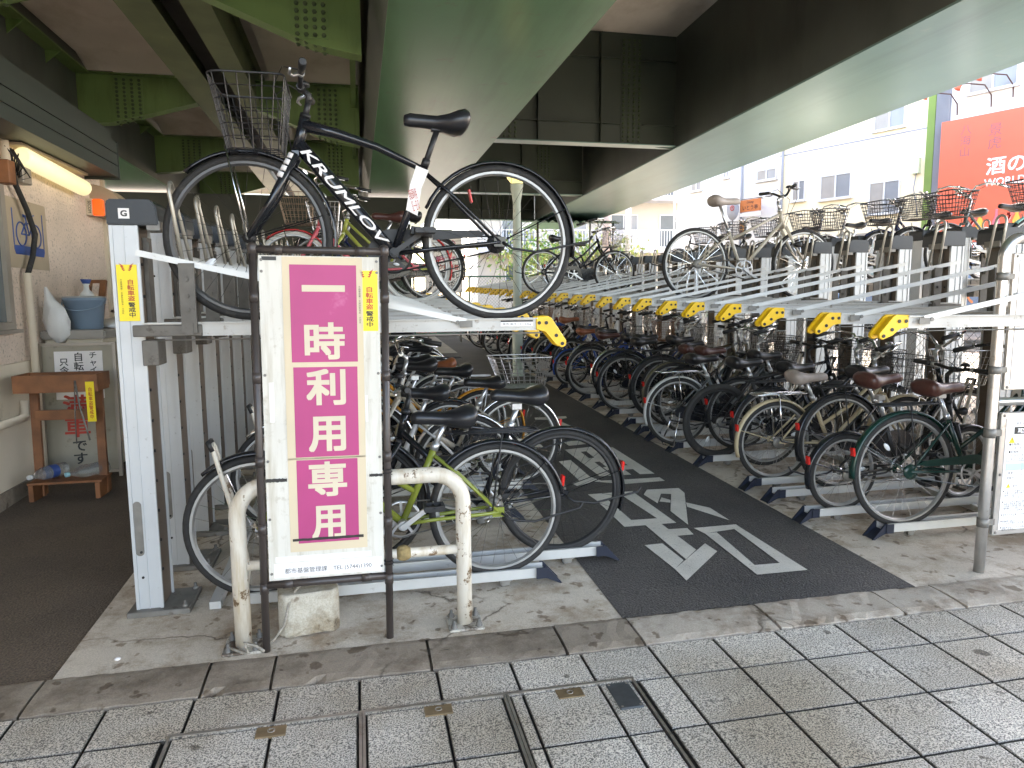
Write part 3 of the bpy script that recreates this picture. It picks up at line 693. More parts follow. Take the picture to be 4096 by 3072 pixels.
# ---------------------------------------------------------------- storage cabinet, sign board, wooden stand and what lies on them
def GZ(y): return G(y)
cab = thing('storage_cabinet', 'cream storage cabinet with grey lid standing against the hut wall', 'cabinet', (-2.1, 6.55, GZ(6.55)))
M['cab_cream'] = mat('cream_sheet_metal', (.56, .50, .38), .5, 0, .06, 2, .03, 20, grime=(.33, .24, .15), gth=(.66, .74), gscale=6)
M['lid_grey'] = mat('grey_plastic_lid', (.32, .30, .265), .5, 0, .06, 3, .04, 30)
MB().box(-.28, .13, -.42, .45, .0, 1.06).obj('body', 'cab_cream', cab, .006)
MB().box(-.30, .16, -.45, .48, 1.062, 1.13).obj('lid', 'lid_grey', cab, .012, 2)
MB().box(.131, .14, -.38, .42, .10, 1.02).obj('door', 'cab_cream', cab, .003)
MB().box(.142, .158, -.02, .02, .85, .95).obj('handle', 'steel_dull', cab, .004)
TZ = GZ(6.55) + 1.13
sg = thing('notice_board', 'old framed notice board with red and black Japanese lettering behind the wooden stand', 'sign', (-2.12, 5.98, GZ(5.98)), rot=(R(-3.5), 0, R(4)))
MB().box(-.24, .24, 0, .02, .06, 1.03).obj('board', mat('stained_board', (.33, .30, .23), .6, 0, .12, 3, .05, 20, grime=(.14, .11, .08), gth=(.58, .72), gscale=7), sg)
f = MB()
for x0, x1, z0, z1 in ((-.265, -.241, .0, 1.055), (.241, .265, .0, 1.055), (-.24, .24, 1.031, 1.055), (-.24, .24, .035, .059)): f.box(x0, x1, -.012, .03, z0, z1)
f.obj('frame', 'alu_frame', sg)
pp = MB().box(-.16, .17, -.004, -.001, .62, .99).obj('paper_notice', 'paper', sg)
for tx, px, pz, h, mm in (('チャイ', .105, .90, .16, 'ink_black'), ('自転車', .005, .875, .21, 'ink_black'), ('只今', -.095, .875, .12, 'ink_black')):
    text('\n'.join(tx), mm, pp, (px, -.006, pz), (R(90), 0, 0), .06, (None, h), bold=.012)
text('満\n車', 'ink_red', sg, (-.03, -.006, .49), (R(90), 0, 0), .12, (.18, .33), bold=.02)
text('で\nす', 'ink_black', sg, (-.02, -.006, .205), (R(90), 0, 0), .08, (.095, .18), bold=.014)
# wooden stand
ws = thing('wooden_stand', 'reddish wooden stand with tray top and low shelf in front of the notice board', 'stand', (-2.04, 5.52, GZ(5.52)))
w = MB()
for x in (-.215, .20):
    w.bar((x, .02, .0), (x - .012, .08, .82), .032, .055, (1, 0, 0))
w.obj('leg', 'wood', ws)
w = MB(); w.box(-.27, .255, -.14, -.122, .76, .88); w.box(-.27, .255, .10, .118, .78, .88); w.box(-.27, -.252, -.121, .099, .76, .88); w.box(.237, .255, -.121, .099, .76, .88); w.box(-.251, .236, -.121, .099, .765, .78)
w.obj('tray_top', 'wood', ws)
w = MB(); w.box(-.20, .185, -.005, .02, .55, .62); w.obj('cross_rail', 'wood', ws)
w = MB(); w.box(-.24, .23, -.13, .10, .115, .13); w.box(-.23, -.20, -.14, .10, 0, .114); w.box(.19, .22, -.14, .10, 0, .114); w.obj('low_shelf', 'wood', ws)
st = MB().box(.2385, .2560, -.10, -.03, .56, .80)
st = MB().prism([(.18, .55), (.235, .55), (.235, .83), (.18, .83)], -.143, -.1425, 'y').obj('sticker', 'sticker_yellow', ws)
text('自\n転\n車\n盗\n警\n戒\n中', 'ink_red', st, (.208, -.1436, .68), (R(90), 0, 0), .03, (.026, .22), bold=.01)
m = MB(); m.tube([(.12, -.152, .84), (.14, -.155, .66), (.17, -.15, .50), (.185, -.15, .42)], .006, 6); m.tube([(.12, -.152, .84), (.105, -.152, .60), (.10, -.15, .40)], .004, 6)
tag(m.obj('hanging_tool', 'steel_dull'), 'grey metal hand tool hanging from the front of the wooden stand', 'tool').location = (-2.04, 5.52, GZ(5.52))
for k, (dx, rz, lab) in enumerate(((-.14, .5, 'clear plastic bottle with blue label lying on the low shelf, left one'), (.12, .35, 'clear plastic bottle with pale blue cap lying on the low shelf, right one'))):
    bt = thing('plastic_bottle', lab, 'bottle', (-2.04 + dx, 5.52, GZ(5.52) + .178), rot=(R(90), 0, R(-25) if k == 0 else R(-40)), group='bottles on the low shelf')
    MB().lathe([(.02, -.13), (.044, -.125), (.047, -.05), (.043, -.02), (.047, .02), (.046, .06), (.03, .10), (.014, .13), (.013, .15)], 14).obj('body', 'clearplast', bt)
    MB().lathe([(.017, .15), (.017, .175)], 12).obj('cap', 'bag' if k == 0 else paint('pale_cyan', (.3, .55, .62)), bt)
    if k == 0: MB().lathe([(.0475, -.045), (.0475, .015)], 14, caps=False).obj('label', 'blue_ink', bt)
bk = thing('bucket', 'blue grey plastic bucket with loose handle on the cabinet lid', 'bucket', (-2.17, 6.40, TZ))
MB().lathe([(.115, 0), (.122, .004), (.143, .20), (.152, .205), (.152, .225), (.158, .228), (.158, .25), (.15, .252), (.148, .23), (.11, .02)], 26, caps=False).obj('body', 'bucket', bk)
MB().lathe([(.0, .010), (.112, .011)], 20, caps=False).obj('base', 'bucket', bk)
MB().lathe([(.157, .252), (.155, .262), (.0, .268)], 24, caps=False).obj('lid', mat('pale_lid', (.36, .37, .36), .4, 0, .05, 5), bk)
MB().tube([(.158 * math.cos(t), .158 * math.sin(t) - .0, .235 - .085 * abs(math.sin(t)) ** .8 if math.sin(t) < 0 else .235) for t in [-math.pi * k / 14 for k in range(15)]], .006, 6).obj('handle', 'bucket', bk)
bt = thing('wrapped_bottle', 'bottle top with blue cap wrapped in film standing on the bucket lid', 'bottle', (-2.14, 6.38, TZ + .265))
MB().lathe([(.055, 0), (.045, .025), (.022, .05), (.018, .085), (.03, .10)], 12).obj('film', 'bag', bt); MB().lathe([(.026, .10), (.042, .135), (.02, .135)], 12).obj('cap', 'blue_ink', bt)
def crumple(name, label, cat, pts, mname, loc, seed):
    rnd = random.Random(seed); m = MB()
    secs = []
    for (z, rx, ry, ox) in pts:
        secs.append([(ox + rx * math.cos(j * math.pi / 8) * rnd.uniform(.68, 1.22), ry * math.sin(j * math.pi / 8) * rnd.uniform(.68, 1.22), z + rnd.uniform(-.012, .012)) for j in range(16)])
    m.sections(secs); o = m.obj(name, mname); o.location = loc
    return tag(o, label, cat)
crumple('plastic_bag', 'white translucent plastic bag hanging from the pipe beside the bucket', 'bag', [(0, .03, .02, .02), (.05, .08, .05, .015), (.16, .09, .06, 0), (.26, .075, .05, .0), (.32, .04, .03, -.03), (.42, .008, .008, -.05)], 'bag', (-2.28, 6.10, 1.14), 3)
crumple('plastic_sheet', 'clear crumpled plastic sheet on the back of the cabinet lid', 'sheet', [(0, .14, .22, 0), (.03, .15, .24, 0), (.055, .11, .18, .01), (.075, .03, .06, .02)], 'bag', (-2.05, 6.78, TZ + .003), 5)
m = MB()
for x in (-.07, .07): m.bar((x, 0, 0), (x * .9, .13, .40), .03, .05, (1, 0, 0))
for z in (.39, .16): m.bar((-.065, .13 * z / .4, z), (.065, .13 * z / .4, z), .03, .03)
o = m.obj('wooden_rack', 'wood'); o.location = (-2.24, 6.72, TZ + .003); o.rotation_euler = (0, 0, R(-12)); tag(o, 'small brown wooden frame leaning on the wall behind the bucket', 'wooden rack')  # a small wooden frame, like a folding chair
m = MB(); m.bar((0, 0, .05), (.22, .12, -.03), .10, .02, (0, 0, 1)); o = m.obj('plank', mat('dark_wood', (.04, .02, .012), .6, 0, .2, 9)); o.location = (-2.05, 6.66, TZ + .09); tag(o, 'short dark brown plank lying on the cabinet behind the bucket', 'plank')
m = MB(); m.tube([(0, 0, 0), (.02, 0, .12), (.06, 0, .16), (.10, 0, .12), (.09, 0, .0)], .008, 6); m.tube([(.03, -.01, .08), (.09, -.01, .20)], .012, 6)
o = m.obj('bracket_tool', 'steel_dull'); o.location = (-2.03, 6.80, TZ + .05); tag(o, 'white metal clamp tool leaning behind the bucket', 'tool')
# wall pipe stub low on the left
m = MB(); m.tube([(0, -.9, 0), (0, 0, .0), (0, .02, .12)], .03, 8); o = m.obj('wall_conduit', 'cream_trim', hut); o.location = (.05, -2.1, .50)
# ================================================================ two-tier bicycle racks
PITCH = .517
def rack_proto(sg, name, CY=.12, BE=1.47):
    """sg=+1: tray reaches +x from the post; sg=-1 mirrored"""
    t = thing(name, '', 'bicycle rack')
    def X(a, b): return (a, b) if sg > 0 else (-b, -a)
    def bx(m, x0, x1, *r): a, b = X(x0, x1); m.box(a, b, *r)
    def px(p): return [(sg * x, z) for x, z in p]
    m = MB()
    bx(m, -.065, .048, CY - .090, CY - .078, .03, 1.765); bx(m, -.065, .052, CY + .078, CY + .090, .03, 1.765)      # flanges
    bx(m, -.062, -.050, CY - .0775, CY + .0775, .03, 1.764); 
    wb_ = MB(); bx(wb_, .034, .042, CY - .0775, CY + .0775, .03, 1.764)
    bx(m, -.066, -.052, CY - .096, CY - .0905, .03, 1.765); bx(m, .036, .049, CY - .096, CY - .0905, .03, 1.765)
    bx(m, -.012, -.008, CY - .094, CY - .0905, .03, 1.765)
    c = m.obj('post', 'col_alu', t)
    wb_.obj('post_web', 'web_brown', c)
    m = MB()
    for z in (.18, .30, 1.55): m.lathe([(.006, 0), (.006, .004)], 8, Matrix.Translation((sg * -.03, CY - .0907, z)) @ Matrix.Rotation(R(90), 4, 'X'))
    for z in [.2 + .14 * k for k in range(11)]: m.lathe([(.007, 0), (.007, .006)], 8, Matrix.Translation((sg * .0422, CY - .05, z)) @ Matrix.Rotation(R(90) * sg, 4, 'Y'))
    m.obj('rivets', 'dark', c)
    m = MB(); pts = [(-.035 + .018 * math.cos(q * math.pi / 8), .52 + .018 * math.sin(q * math.pi / 8)) for q in range(9)] + [(-.035 - .018 * math.cos(q * math.pi / 8), .30 - .018 * math.sin(q * math.pi / 8)) for q in range(9)]
    m.prism(px(pts), CY - .0912, CY - .0907, 'y'); m.obj('slot', 'steel_dull', c)
    m = MB(); bx(m, -.10, .17, CY - .13, CY + .13, .004, .030); bp0 = m.obj('base_plate', 'steel_dull', t, .003)
    for x, y in ((-.08, -.11), (.15, -.11), (.15, .11), (-.08, .11)): pass
    m = MB()
    for x, y in ((.145, -.105), (.145, .105), (-.085, .105)): m.lathe([(.014, .030), (.014, .042), (.008, .043), (.008, .06)], 6, Matrix.Translation((sg * x, CY + y, 0)))
    m.obj('anchor_bolts', 'steel_dull', bp0)
    m = MB(); prof = [(-.072, 1.766), (.135, 1.766), (.128, 1.85), (.105, 1.876), (-.062, 1.876), (-.072, 1.86)]
    m.prism(px(prof), CY - .100, CY + .105, 'y'); m.obj('cap', 'cap_dark', t, .005, 2)
    m = MB(); bx(m, .085, .139, CY - .094, CY + .03, 1.745, 1.785); m.obj('cap_plate', 'steel_dull', t)
    m = MB(); bx(m, .044, .062, CY - .02, CY + .06, 1.30, 1.72); bx(m, .0625, .07, CY - .02, CY + .02, 1.66, 1.70); m.obj('slider', 'bracket_grey', t)
    m = MB(); bx(m, .055, .12, -.055, .075, 1.16, 1.27); bx(m, .02, .30, -.045, -.03, 1.285, 1.335); m.obj('lock_bracket', 'bracket_grey', t, .003)
    # tray: folded channel
    m = MB()
    def ch(x0, x1):
        bx(m, x0, x1, -.032, -.027, 1.285, 1.345); bx(m, x0, x1, .027, .032, 1.285, 1.345); bx(m, x0, x1, -.0265, .0265, 1.315, 1.322)
        bx(m, x0, x1, -.046, -.0325, 1.339, 1.345); bx(m, x0, x1, .0325, .046, 1.339, 1.345); bx(m, x0, x1, -.034, -.0325, 1.300, 1.304)
    ch(.06, 1.82); tr = m.obj('tray', 'tray_white', t)
    m = MB(); m.tube([(sg * .08, -.03, 1.268), (sg * 1.84, -.03, 1.272)], .004, 6); m.obj('pull_rod', 'steel_dull', tr)
    m = MB(); m.bar((sg * .055, -.045, 1.645), (sg * BE, -.045, 1.333), .012, .026); m.obj('brace_bar', 'tray_alu', t)
    m = MB(); bx(m, BE - .03, BE + .03, -.056, -.052, 1.305, 1.335); m.lathe([(.010, 0), (.010, .006)], 8, Matrix.Translation((sg * (BE - .04), -.052, 1.328)) @ Matrix.Rotation(R(90), 4, 'X')); m.obj('brace_clip', 'steel_dull', t)
    # handle
    m = MB()
    h = [(1.815, 1.350), (1.872, 1.354), (1.892, 1.344), (1.967, 1.232), (1.965, 1.208), (1.946, 1.198), (1.914, 1.212), (1.864, 1.278), (1.815, 1.288)]
    if sg < 0: h = [(1.815, 1.350), (1.885, 1.352), (1.902, 1.344), (1.975, 1.262), (1.972, 1.240), (1.955, 1.232), (1.90, 1.252), (1.866, 1.284), (1.815, 1.290)]
    m.prism(px(h), -.040, -.022, 'y'); m.prism(px(h), .022, .040, 'y')
    hh = [(1.815, 1.340), (1.872, 1.344), (1.955, 1.225), (1.935, 1.215), (1.862, 1.290), (1.815, 1.30)]
    if sg < 0: hh = [(1.815, 1.340), (1.88, 1.342), (1.962, 1.256), (1.94, 1.248), (1.862, 1.292), (1.815, 1.30)]
    m.prism(px(hh), -.0215, .0215, 'y'); hd = m.obj('handle', 'yellow_handle', t, .0025)
    m = MB()
    for x, z in (((1.830, 1.32), (1.865, 1.32), (1.915, 1.258), (1.946, 1.218)) if sg > 0 else ((1.832, 1.32), (1.87, 1.32), (1.908, 1.280), (1.953, 1.25))): m.lathe([(.009, 0), (.009, .004)], 8, Matrix.Translation((sg * x, -.0402, z)) @ Matrix.Rotation(R(90), 4, 'X'))
    m.obj('screws', 'black_matt', hd)
    # wheel hoop
    m = MB(); 
    def hoop(y): return None
    arc = [(-.040 * math.cos(q * math.pi / 8), .045 * math.sin(q * math.pi / 8)) for q in range(9)]
    top = 1.90; pts = [(sg * .245, -.04, 1.56)] + [(sg * (.20 - .0), y, top + z) for y, z in arc] + [(sg * .265, .04, 1.56)]
    m.tube(pts, .0085, 8); hp_ = m.obj('wheel_hoop', 'hoop', t)
    m = MB(); bx(m, .222, .285, -.062, -.047, 1.30, 1.60); bx(m, .225, .28, .047, .058, 1.346, 1.60); bx(m, .235, .27, -.066, -.0625, 1.29, 1.345)
    for z in (1.40, 1.46, 1.53): m.lathe([(.009, 0), (.009, .008)], 6, Matrix.Translation((sg * .253, -.0622, z)) @ Matrix.Rotation(R(90), 4, 'X'))
    m.obj('hoop_bracket', 'bracket_grey', t)
    return t
def label_plate(t, sg):
    a = MB().box(*((1.64, 1.80) if sg > 0 else (-1.80, -1.64)), -.0345, -.0335, 1.306, 1.334).obj('weight_label', 'paper', t)
    MB().box(*((1.64, 1.80) if sg > 0 else (-1.80, -1.64)), -.0350, -.0347, 1.326, 1.334).obj('label_band', 'ink_black', a)
    text('黄色 取手 15〜22kg', 'ink_black', a, (sg * 1.72, -.0349, 1.3155), (R(90), 0, 0), .012, (.14, .012), ext=.0001)
LR = rack_proto(1, 'bicycle_rack'); RRK = rack_proto(-1, 'bicycle_rack', .15, 1.74)
XL, YL0 = -.972, 3.38
XR, YR0 = 4.42, 2.98
def yellow_sticker(par, x, y, z, w, h):
    s = MB().box(-w / 2, w / 2, -.0005, 0, -h / 2, h / 2).obj('sticker', 'sticker_yellow', par); s.location = (x, y, z)
    text('自\n転\n車\n盗', 'ink_red', s, (.012, -.0012, .012), (R(90), 0, 0), .03, (w * .34, h * .38), bold=.018, ext=.0002)
    text('警\n戒\n中', 'ink_black', s, (.012, -.0012, -.30 * h), (R(90), 0, 0), .03, (w * .34, h * .27), bold=.018, ext=.0002)
    text('\n'.join('大森警察署・大森防犯協会・大田区'), 'ink_black', s, (-w * .30, -.0012, -.06 * h), (R(90), 0, 0), .01, (.0085, h * .62), ext=.0002)
    e = MB()
    for sx in (-1, 1):
        for k in range(3): e.prism([(sx * (.004 + .003 * k), .405 * h + .008 * k), (sx * (.022 + .004 * k), .43 * h + .012 * k), (sx * (.012 + .003 * k), .385 * h + .008 * k)], -.0009, -.0006, 'y')
    e.obj('eye_emblem', 'ink_red', s)
NL, NR = 16, 27
lw = []
for k in range(NL):
    t = LR if k == 0 else copy_tree(LR)
    t.location = (XL, YL0 + PITCH * k, G(YL0 + PITCH * k))
    tag(t, '%s dark-capped rack post from the pavement in the left row' % ORD[k], 'bicycle rack', 'two-tier racks in the left row'); lw.append(t)
rw = []
for k in range(NR):
    t = RRK if k == 0 else copy_tree(RRK)
    t.location = (XR + random.uniform(-.012, .012), YR0 + PITCH * k, G(YR0 + PITCH * k) + random.uniform(-.008, .008)); t.rotation_euler = (R(random.uniform(-.3, .3)), 0, R(random.uniform(-.5, .5)))
    tag(t, '%s dark-capped rack post from the pavement in the right row' % ORD[k], 'bicycle rack', 'two-tier racks in the right row'); rw.append(t)
bw = []
XB = 6.15
for k in range(17):
    t = copy_tree(LR); y = 5.2 + PITCH * k
    t.location = (XB, y, G(y) + .18)
    tag(t, '%s dark-capped rack post from the pavement in the far raised row' % ORD[k], 'bicycle rack', 'two-tier racks in the far row'); bw.append(t)
for k in range(4): label_plate(lw[k], 1)
yellow_sticker(lw[0], -.006, .0235, 1.475, .083, .245)
gp = MB().box(-.022, .022, -.001, 0, -.022, .022).obj('letter_plate', 'paper', lw[0]); gp.location = (.0, .0195, 1.815)
text('G', 'ink_black', gp, (0, -.0016, 0), (R(90), 0, 0), .03, (.026, .026), bold=.03, ext=.0002)
q = text('007', 'ink_black', lw[0], (.137, .07, 1.80), (R(90), 0, R(90)), .02, (.035, .02), ext=.0003, name='number_plate')
# ---- long rails carrying the posts along each row
def rail(x0, x1, y0, y1, z0, z1, lab):
    m = MB(); m.quad; 
    A = [(x0, y0), (x1, y0), (x1, y1), (x0, y1)]
    m2 = MB(); vb = [m2.b.verts.new((x, y, G(y) + z0)) for x, y in A]; vt = [m2.b.verts.new((x, y, G(y) + z1)) for x, y in A]
    m2.b.faces.new(vb[::-1]); m2.b.faces.new(vt)
    for i in range(4): m2.b.faces.new([vb[i], vb[(i + 1) % 4], vt[(i + 1) % 4], vt[i]])
    return tag(m2.obj('floor_rail', 'tray_alu'), lab, 'rail')
rail(-.72, -.67, 3.38, 11.3, .01, .045, 'long aluminium floor rail under the front wheels of the left row')
rail(3.93, 3.98, 3.1, 16.5, .01, .05, 'long aluminium floor rail crossing the right ground trays')
# ---------------------------------------------------------------- ground trays with castors
def tray_proto(sg):
    t = thing('ground_tray', '', 'wheel tray')
    def bx(m, x0, x1, *r): m.box(*((x0, x1) if sg > 0 else (-x1, -x0)), *r)
    m = MB(); L = 1.46
    bx(m, 0, L, -.034, -.028, .045, .098); bx(m, 0, L, .028, .034, .045, .098); bx(m, 0, L, -.0275, .0275, .060, .066); bx(m, 0, L, -.043, -.0345, .092, .098); bx(m, 0, L, .0345, .043, .092, .098)
    m.obj('channel', 'tray_alu', t)
    m = MB()
    P = lambda q: [(sg * x, z) for x, z in q]
    for y in (-.046, .036): m.prism(P([(.012, .102), (-.005, .10), (-.085, .012), (-.075, .010), (-.01, .040), (.012, .045)]), y, y + .010, 'y')
    m.prism(P([(-.002, .062), (-.08, .014), (-.075, .010), (.0, .050)]), -.0355, .0355, 'y')
    m.prism(P([(.0, .100), (.05, .100), (.05, .045), (.0, .045)]), -.052, -.0465, 'y')
    m.obj('end_stop', 'navy_plastic', t)
    m = MB(); bx(m, .17, .23, -.025, .025, .034, .0445); bx(m, .18, .22, -.018, -.014, .012, .034); bx(m, .18, .22, .014, .018, .012, .034); c = m.obj('castor', 'steel_dull', t)
    m = MB(); m.lathe([(.012, -.010), (.022, -.009), (.022, .009), (.012, .010)], 14, Matrix.Translation((sg * .21, 0, .0225)) @ Matrix.Rotation(R(90), 4, 'X')); m.obj('wheel', 'steel_dull', c)
    m = MB()
    for y in (-.05, .05):
        m.tube([(sg * 1.42, y * .7, .05), (sg * 1.42, y, .20), (sg * 1.47, y * .8, .52), (sg * 1.535, y * .5, .78), (sg * 1.545, y * .5, .80)], .011, 6)
    g = m.obj('wheel_guide', 'white_pipe', t)
    m = MB(); m.tube([(sg * 1.535, -.03, .77), (sg * 1.552, -.03, .81), (sg * 1.552, .03, .81), (sg * 1.535, .03, .77)], .012, 6); m.obj('guide_cap', 'black_matt', g)
    return t
TPL, TPR = tray_proto(-1), tray_proto(1)      # left row reaches away to -x, right row to +x
# ================================================================ bicycles
CACHE = {}
def cached(key, fn):
    if key not in CACHE: CACHE[key] = fn()
    return CACHE[key]
def wheel_meshes(r, tw=.018, nsp=28):
    def tyre():
        n, k = 52, 8; b = bmesh.new(); rings = []
        for i in range(n):
            a = 2 * math.pi * i / n
            rings.append([b.verts.new(((r - tw + tw * math.cos(2 * math.pi * j / k)) * math.cos(a), tw * .95 * math.sin(2 * math.pi * j / k), (r - tw + tw * math.cos(2 * math.pi * j / k)) * math.sin(a))) for j in range(k)])
        for i in range(n):
            p, q = rings[i], rings[(i + 1) % n]
            for j in range(k): f = b.faces.new([p[j], p[(j + 1) % k], q[(j + 1) % k], q[j]]); f.smooth = True
        m = bpy.data.meshes.new('tyre'); bmesh.ops.recalc_face_normals(b, faces=b.faces); b.to_mesh(m); b.free(); return m
    def rim():
        n = 52; b = bmesh.new(); ro = r - 1.75 * tw; prof = [(ro + .006, -.012), (ro - .010, -.012), (ro - .018, 0), (ro - .010, .012), (ro + .006, .012), (ro + .001, 0)]; rings = []
        for i in range(n):
            a = 2 * math.pi * i / n; rings.append([b.verts.new((q * math.cos(a), y, q * math.sin(a))) for q, y in prof])
        for i in range(n):
            p, q = rings[i], rings[(i + 1) % n]
            for j in range(6): b.faces.new([p[j], p[(j + 1) % 6], q[(j + 1) % 6], q[j]])
        bmesh.ops.recalc_face_normals(b, faces=b.faces)
        m = bpy.data.meshes.new('rim'); b.to_mesh(m); b.free(); return m
    def spokes():
        m = MB(); ri = r - 1.75 * tw - .014
        for i in range(nsp):
            a = 2 * math.pi * i / nsp; s_ = 1 if i % 2 else -1; off = (1 if (i // 2) % 2 else -1) * 1.15
            m.tube([(.022 * math.cos(a + off), s_ * .028, .022 * math.sin(a + off)), (ri * math.cos(a), 0, ri * math.sin(a))], .0011, 3, caps=False)
        m.lathe([(.008, -.055), (.008, -.034), (.024, -.033), (.024, -.027), (.014, -.025), (.014, .025), (.024, .027), (.024, .033), (.008, .034), (.008, .055)], 12, Matrix.Rotation(R(90), 4, 'X'))
        return m.mesh('spokes')
    k = (round(r, 3), tw, nsp)
    return cached(('t',) + k, tyre), cached(('r',) + k, rim), cached(('s',) + k, spokes)
def saddle_mesh():
    secs = []
    #  x, halfwidth, top z, bottom z
    for x, w, zt, zb in ((.150, .012, -.012, -.026), (.146, .022, -.004, -.034), (.12, .026, .002, -.038), (.06, .032, .000, -.040), (.0, .045, -.002, -.044), (-.05, .072, .004, -.052), (-.09, .092, .014, -.056), (-.12, .096, .018, -.05), (-.138, .085, .012, -.035), (-.146, .055, .004, -.02)):
        ring = []
        for j in range(12):
            a = 2 * math.pi * j / 12; c, s_ = math.cos(a), math.sin(a)
            z = zt - (abs(c) ** 2.2) * (.012) if s_ >= 0 else zb
            zz = (zt + zb) / 2 + (z - (zt + zb) / 2) * (abs(s_) ** .6 if s_ < 0 else max(.0, abs(s_) ** .55))
            ring.append((x, w * (abs(c) ** .7 * (1 if c > 0 else -1)), zz))
        secs.append(ring)
    secs = [[(x, y * 1.04, z * 1.5 + .008) for x, y, z in q] for q in secs]
    return MB().sections(secs).mesh('saddle')
def springs_mesh():
    m = MB()
    for y in (-.045, .045):
        m.tube([(-.09 + .012 * math.cos(q * .9), y + .012 * math.sin(q * .9), -.085 + .0022 * q) for q in range(18)], .003, 4)
        m.tube([(.12, y * .3, -.04), (.02, y * .5, -.055), (-.09, y, -.055)], .003, 4)
    return m.mesh('saddle_springs')
def guard_mesh(r, a0, a1, w=.026, off=.016):
    secs = []; n = 22; R_ = r + off
    for i in range(n + 1):
        a = R(a0 + (a1 - a0) * i / n); c, s_ = math.cos(a), math.sin(a); ring = []
        for y, dr in ((-w, -.012), (-w * .8, -.002), (-w * .3, .003), (w * .3, .003), (w * .8, -.002), (w, -.012)): ring.append(((R_ + dr) * c, y, (R_ + dr) * s_))
        for y, dr in ((w * .9, -.0125), (w * .7, -.004), (w * .3, .001), (-w * .3, .001), (-w * .7, -.004), (-w * .9, -.0125)): ring.append(((R_ + dr) * c, y, (R_ + dr) * s_))
        secs.append(ring)
    m = MB().sections(secs)
    for a in ((a1 + a0) / 2 + .28 * (a1 - a0),):
        c, s_ = math.cos(R(a)), math.sin(R(a))
        for y in (-w - .002, w + .002): m.tube([(0, y * 1.8, 0), (R_ * c * .97, y, R_ * s_ * .97)], .0022, 4)
    return m.mesh('mudguard')
def basket_mesh(L=.30, wd=.36, H=.25, nx=7, ny=8, nz=5, wr=.0019, curve=.06):
    """open wire basket: front at +x, floor at z=0"""
    m = MB()
    def ring(z):
        t = z / H; e = .72 + .28 * t
        l, w = L * e, wd * e
        rc = .05; pts = []
        x0, x1 = -L * .12 * (1 - t) - .0, 0
        ox = (L - l) * .35
        cs = [(ox + l - rc, w / 2 - rc, 0), (ox + rc * .6, w / 2 - rc * .6, 90), (ox + rc * .6, -w / 2 + rc * .6, 180), (ox + l - rc, -w / 2 + rc, 270)]
        for k, (cx, cy, a0) in enumerate(cs):
            rr_ = rc if k in (0, 3) else rc * .6
            for q in range(4):
                a = R(a0 + 30 * q); pts.append((cx + rr_ * math.cos(a), cy + rr_ * math.sin(a), z + curve * t * (cx - ox) / l * .0))
        return pts
    def at_(z, f):
        P = ring(z); n = len(P); d = [0]
        for i in range(n): a, b = Vector(P[i]), Vector(P[(i + 1) % n]); d.append(d[-1] + (b - a).length)
        q = f * d[-1]
        for i in range(n):
            if d[i] <= q <= d[i + 1]: return Vector(P[i]).lerp(Vector(P[(i + 1) % n]), (q - d[i]) / max(1e-6, d[i + 1] - d[i]))
        return Vector(P[0])
    for j in range(nz + 1): m.tube(ring(H * j / nz), wr * (2 if j == nz else 1), 5 if j == nz else 4, closed=True)
    nv = 2 * (nx + ny)
    for i in range(nv): m.tube([at_(0, i / nv), at_(H / 2, i / nv), at_(H, i / nv)], wr, 4, caps=False)
    b0 = ring(0); X0, X1 = min(p[0] for p in b0), max(p[0] for p in b0); Yh = max(p[1] for p in b0)
    for i in range(1, ny): y = -Yh + 2 * Yh * i / ny; m.tube([(X0, y, 0), (X1, y, 0)], wr, 4, caps=False)
    for i in range(1, nx): x = X0 + (X1 - X0) * i / nx; m.tube([(x, -Yh, 0), (x, Yh, 0)], wr, 4, caps=False)
    return m.mesh('basket')
def mesh_basket():      # fine black mesh basket reads darker: denser wires
    return basket_mesh(.27, .34, .24, 13, 15, 11, .0016)
def bars_mesh(kind):
    m = MB()
    if kind == 'flat': pts = [(-.03, -.29, .02), (-.01, -.12, .015), (.0, -.03, 0), (.0, .03, 0), (-.01, .12, .015), (-.03, .29, .02)]
    elif kind == 'riser': pts = [(-.07, -.29, .06), (-.03, -.16, .055), (.0, -.06, .01), (0, -.03, 0), (0, .03, 0), (0, .06, .01), (-.03, .16, .055), (-.07, .29, .06)]
    else: pts = [(-.24, -.27, .07), (-.12, -.262, .095), (-.02, -.22, .11), (.03, -.13, .09), (.012, -.05, .025), (0, -.02, 0), (0, .02, 0), (.012, .05, .025), (.03, .13, .09), (-.02, .22, .11), (-.12, .262, .095), (-.24, .27, .07)]
    m.tube(pts, .011, 8)
    return m.mesh('handlebar'), pts
def grip_mesh(kind, s_):
    pts = bars_mesh_pts(kind); a, b = (Vector(pts[-1]), Vector(pts[-2])) if s_ > 0 else (Vector(pts[0]), Vector(pts[1]))
    d = (b - a).normalized(); m = MB()
    m.tube([a - d * .004, a, a + d * .06, a + d * .115], [.013, .0165, .0155, .015], 8); return m.mesh('grip')
def lever_mesh(kind, s_):
    pts = bars_mesh_pts(kind); a, b = (Vector(pts[-1]), Vector(pts[-2])) if s_ > 0 else (Vector(pts[0]), Vector(pts[1]))
    d = (b - a).normalized(); c = a + d * .125; f = Vector((1, 0, 0)) if abs(d.x) < .7 else Vector((0, s_ * .9, 0)); f = (f - d * f.dot(d)).normalized() + Vector((0, 0, -.45))
    m = MB(); m.tube([c, c + f * .035, c + f * .05 - d * .04, c + f * .048 - d * .10], [.010, .008, .006, .005], 6); m.tube([c - Vector((0, 0, .002)), c + d * .025], .014, 8)
    return m.mesh('brake_lever')
def bars_mesh_pts(kind): return cached(('bp', kind), lambda: bars_mesh(kind))[1]
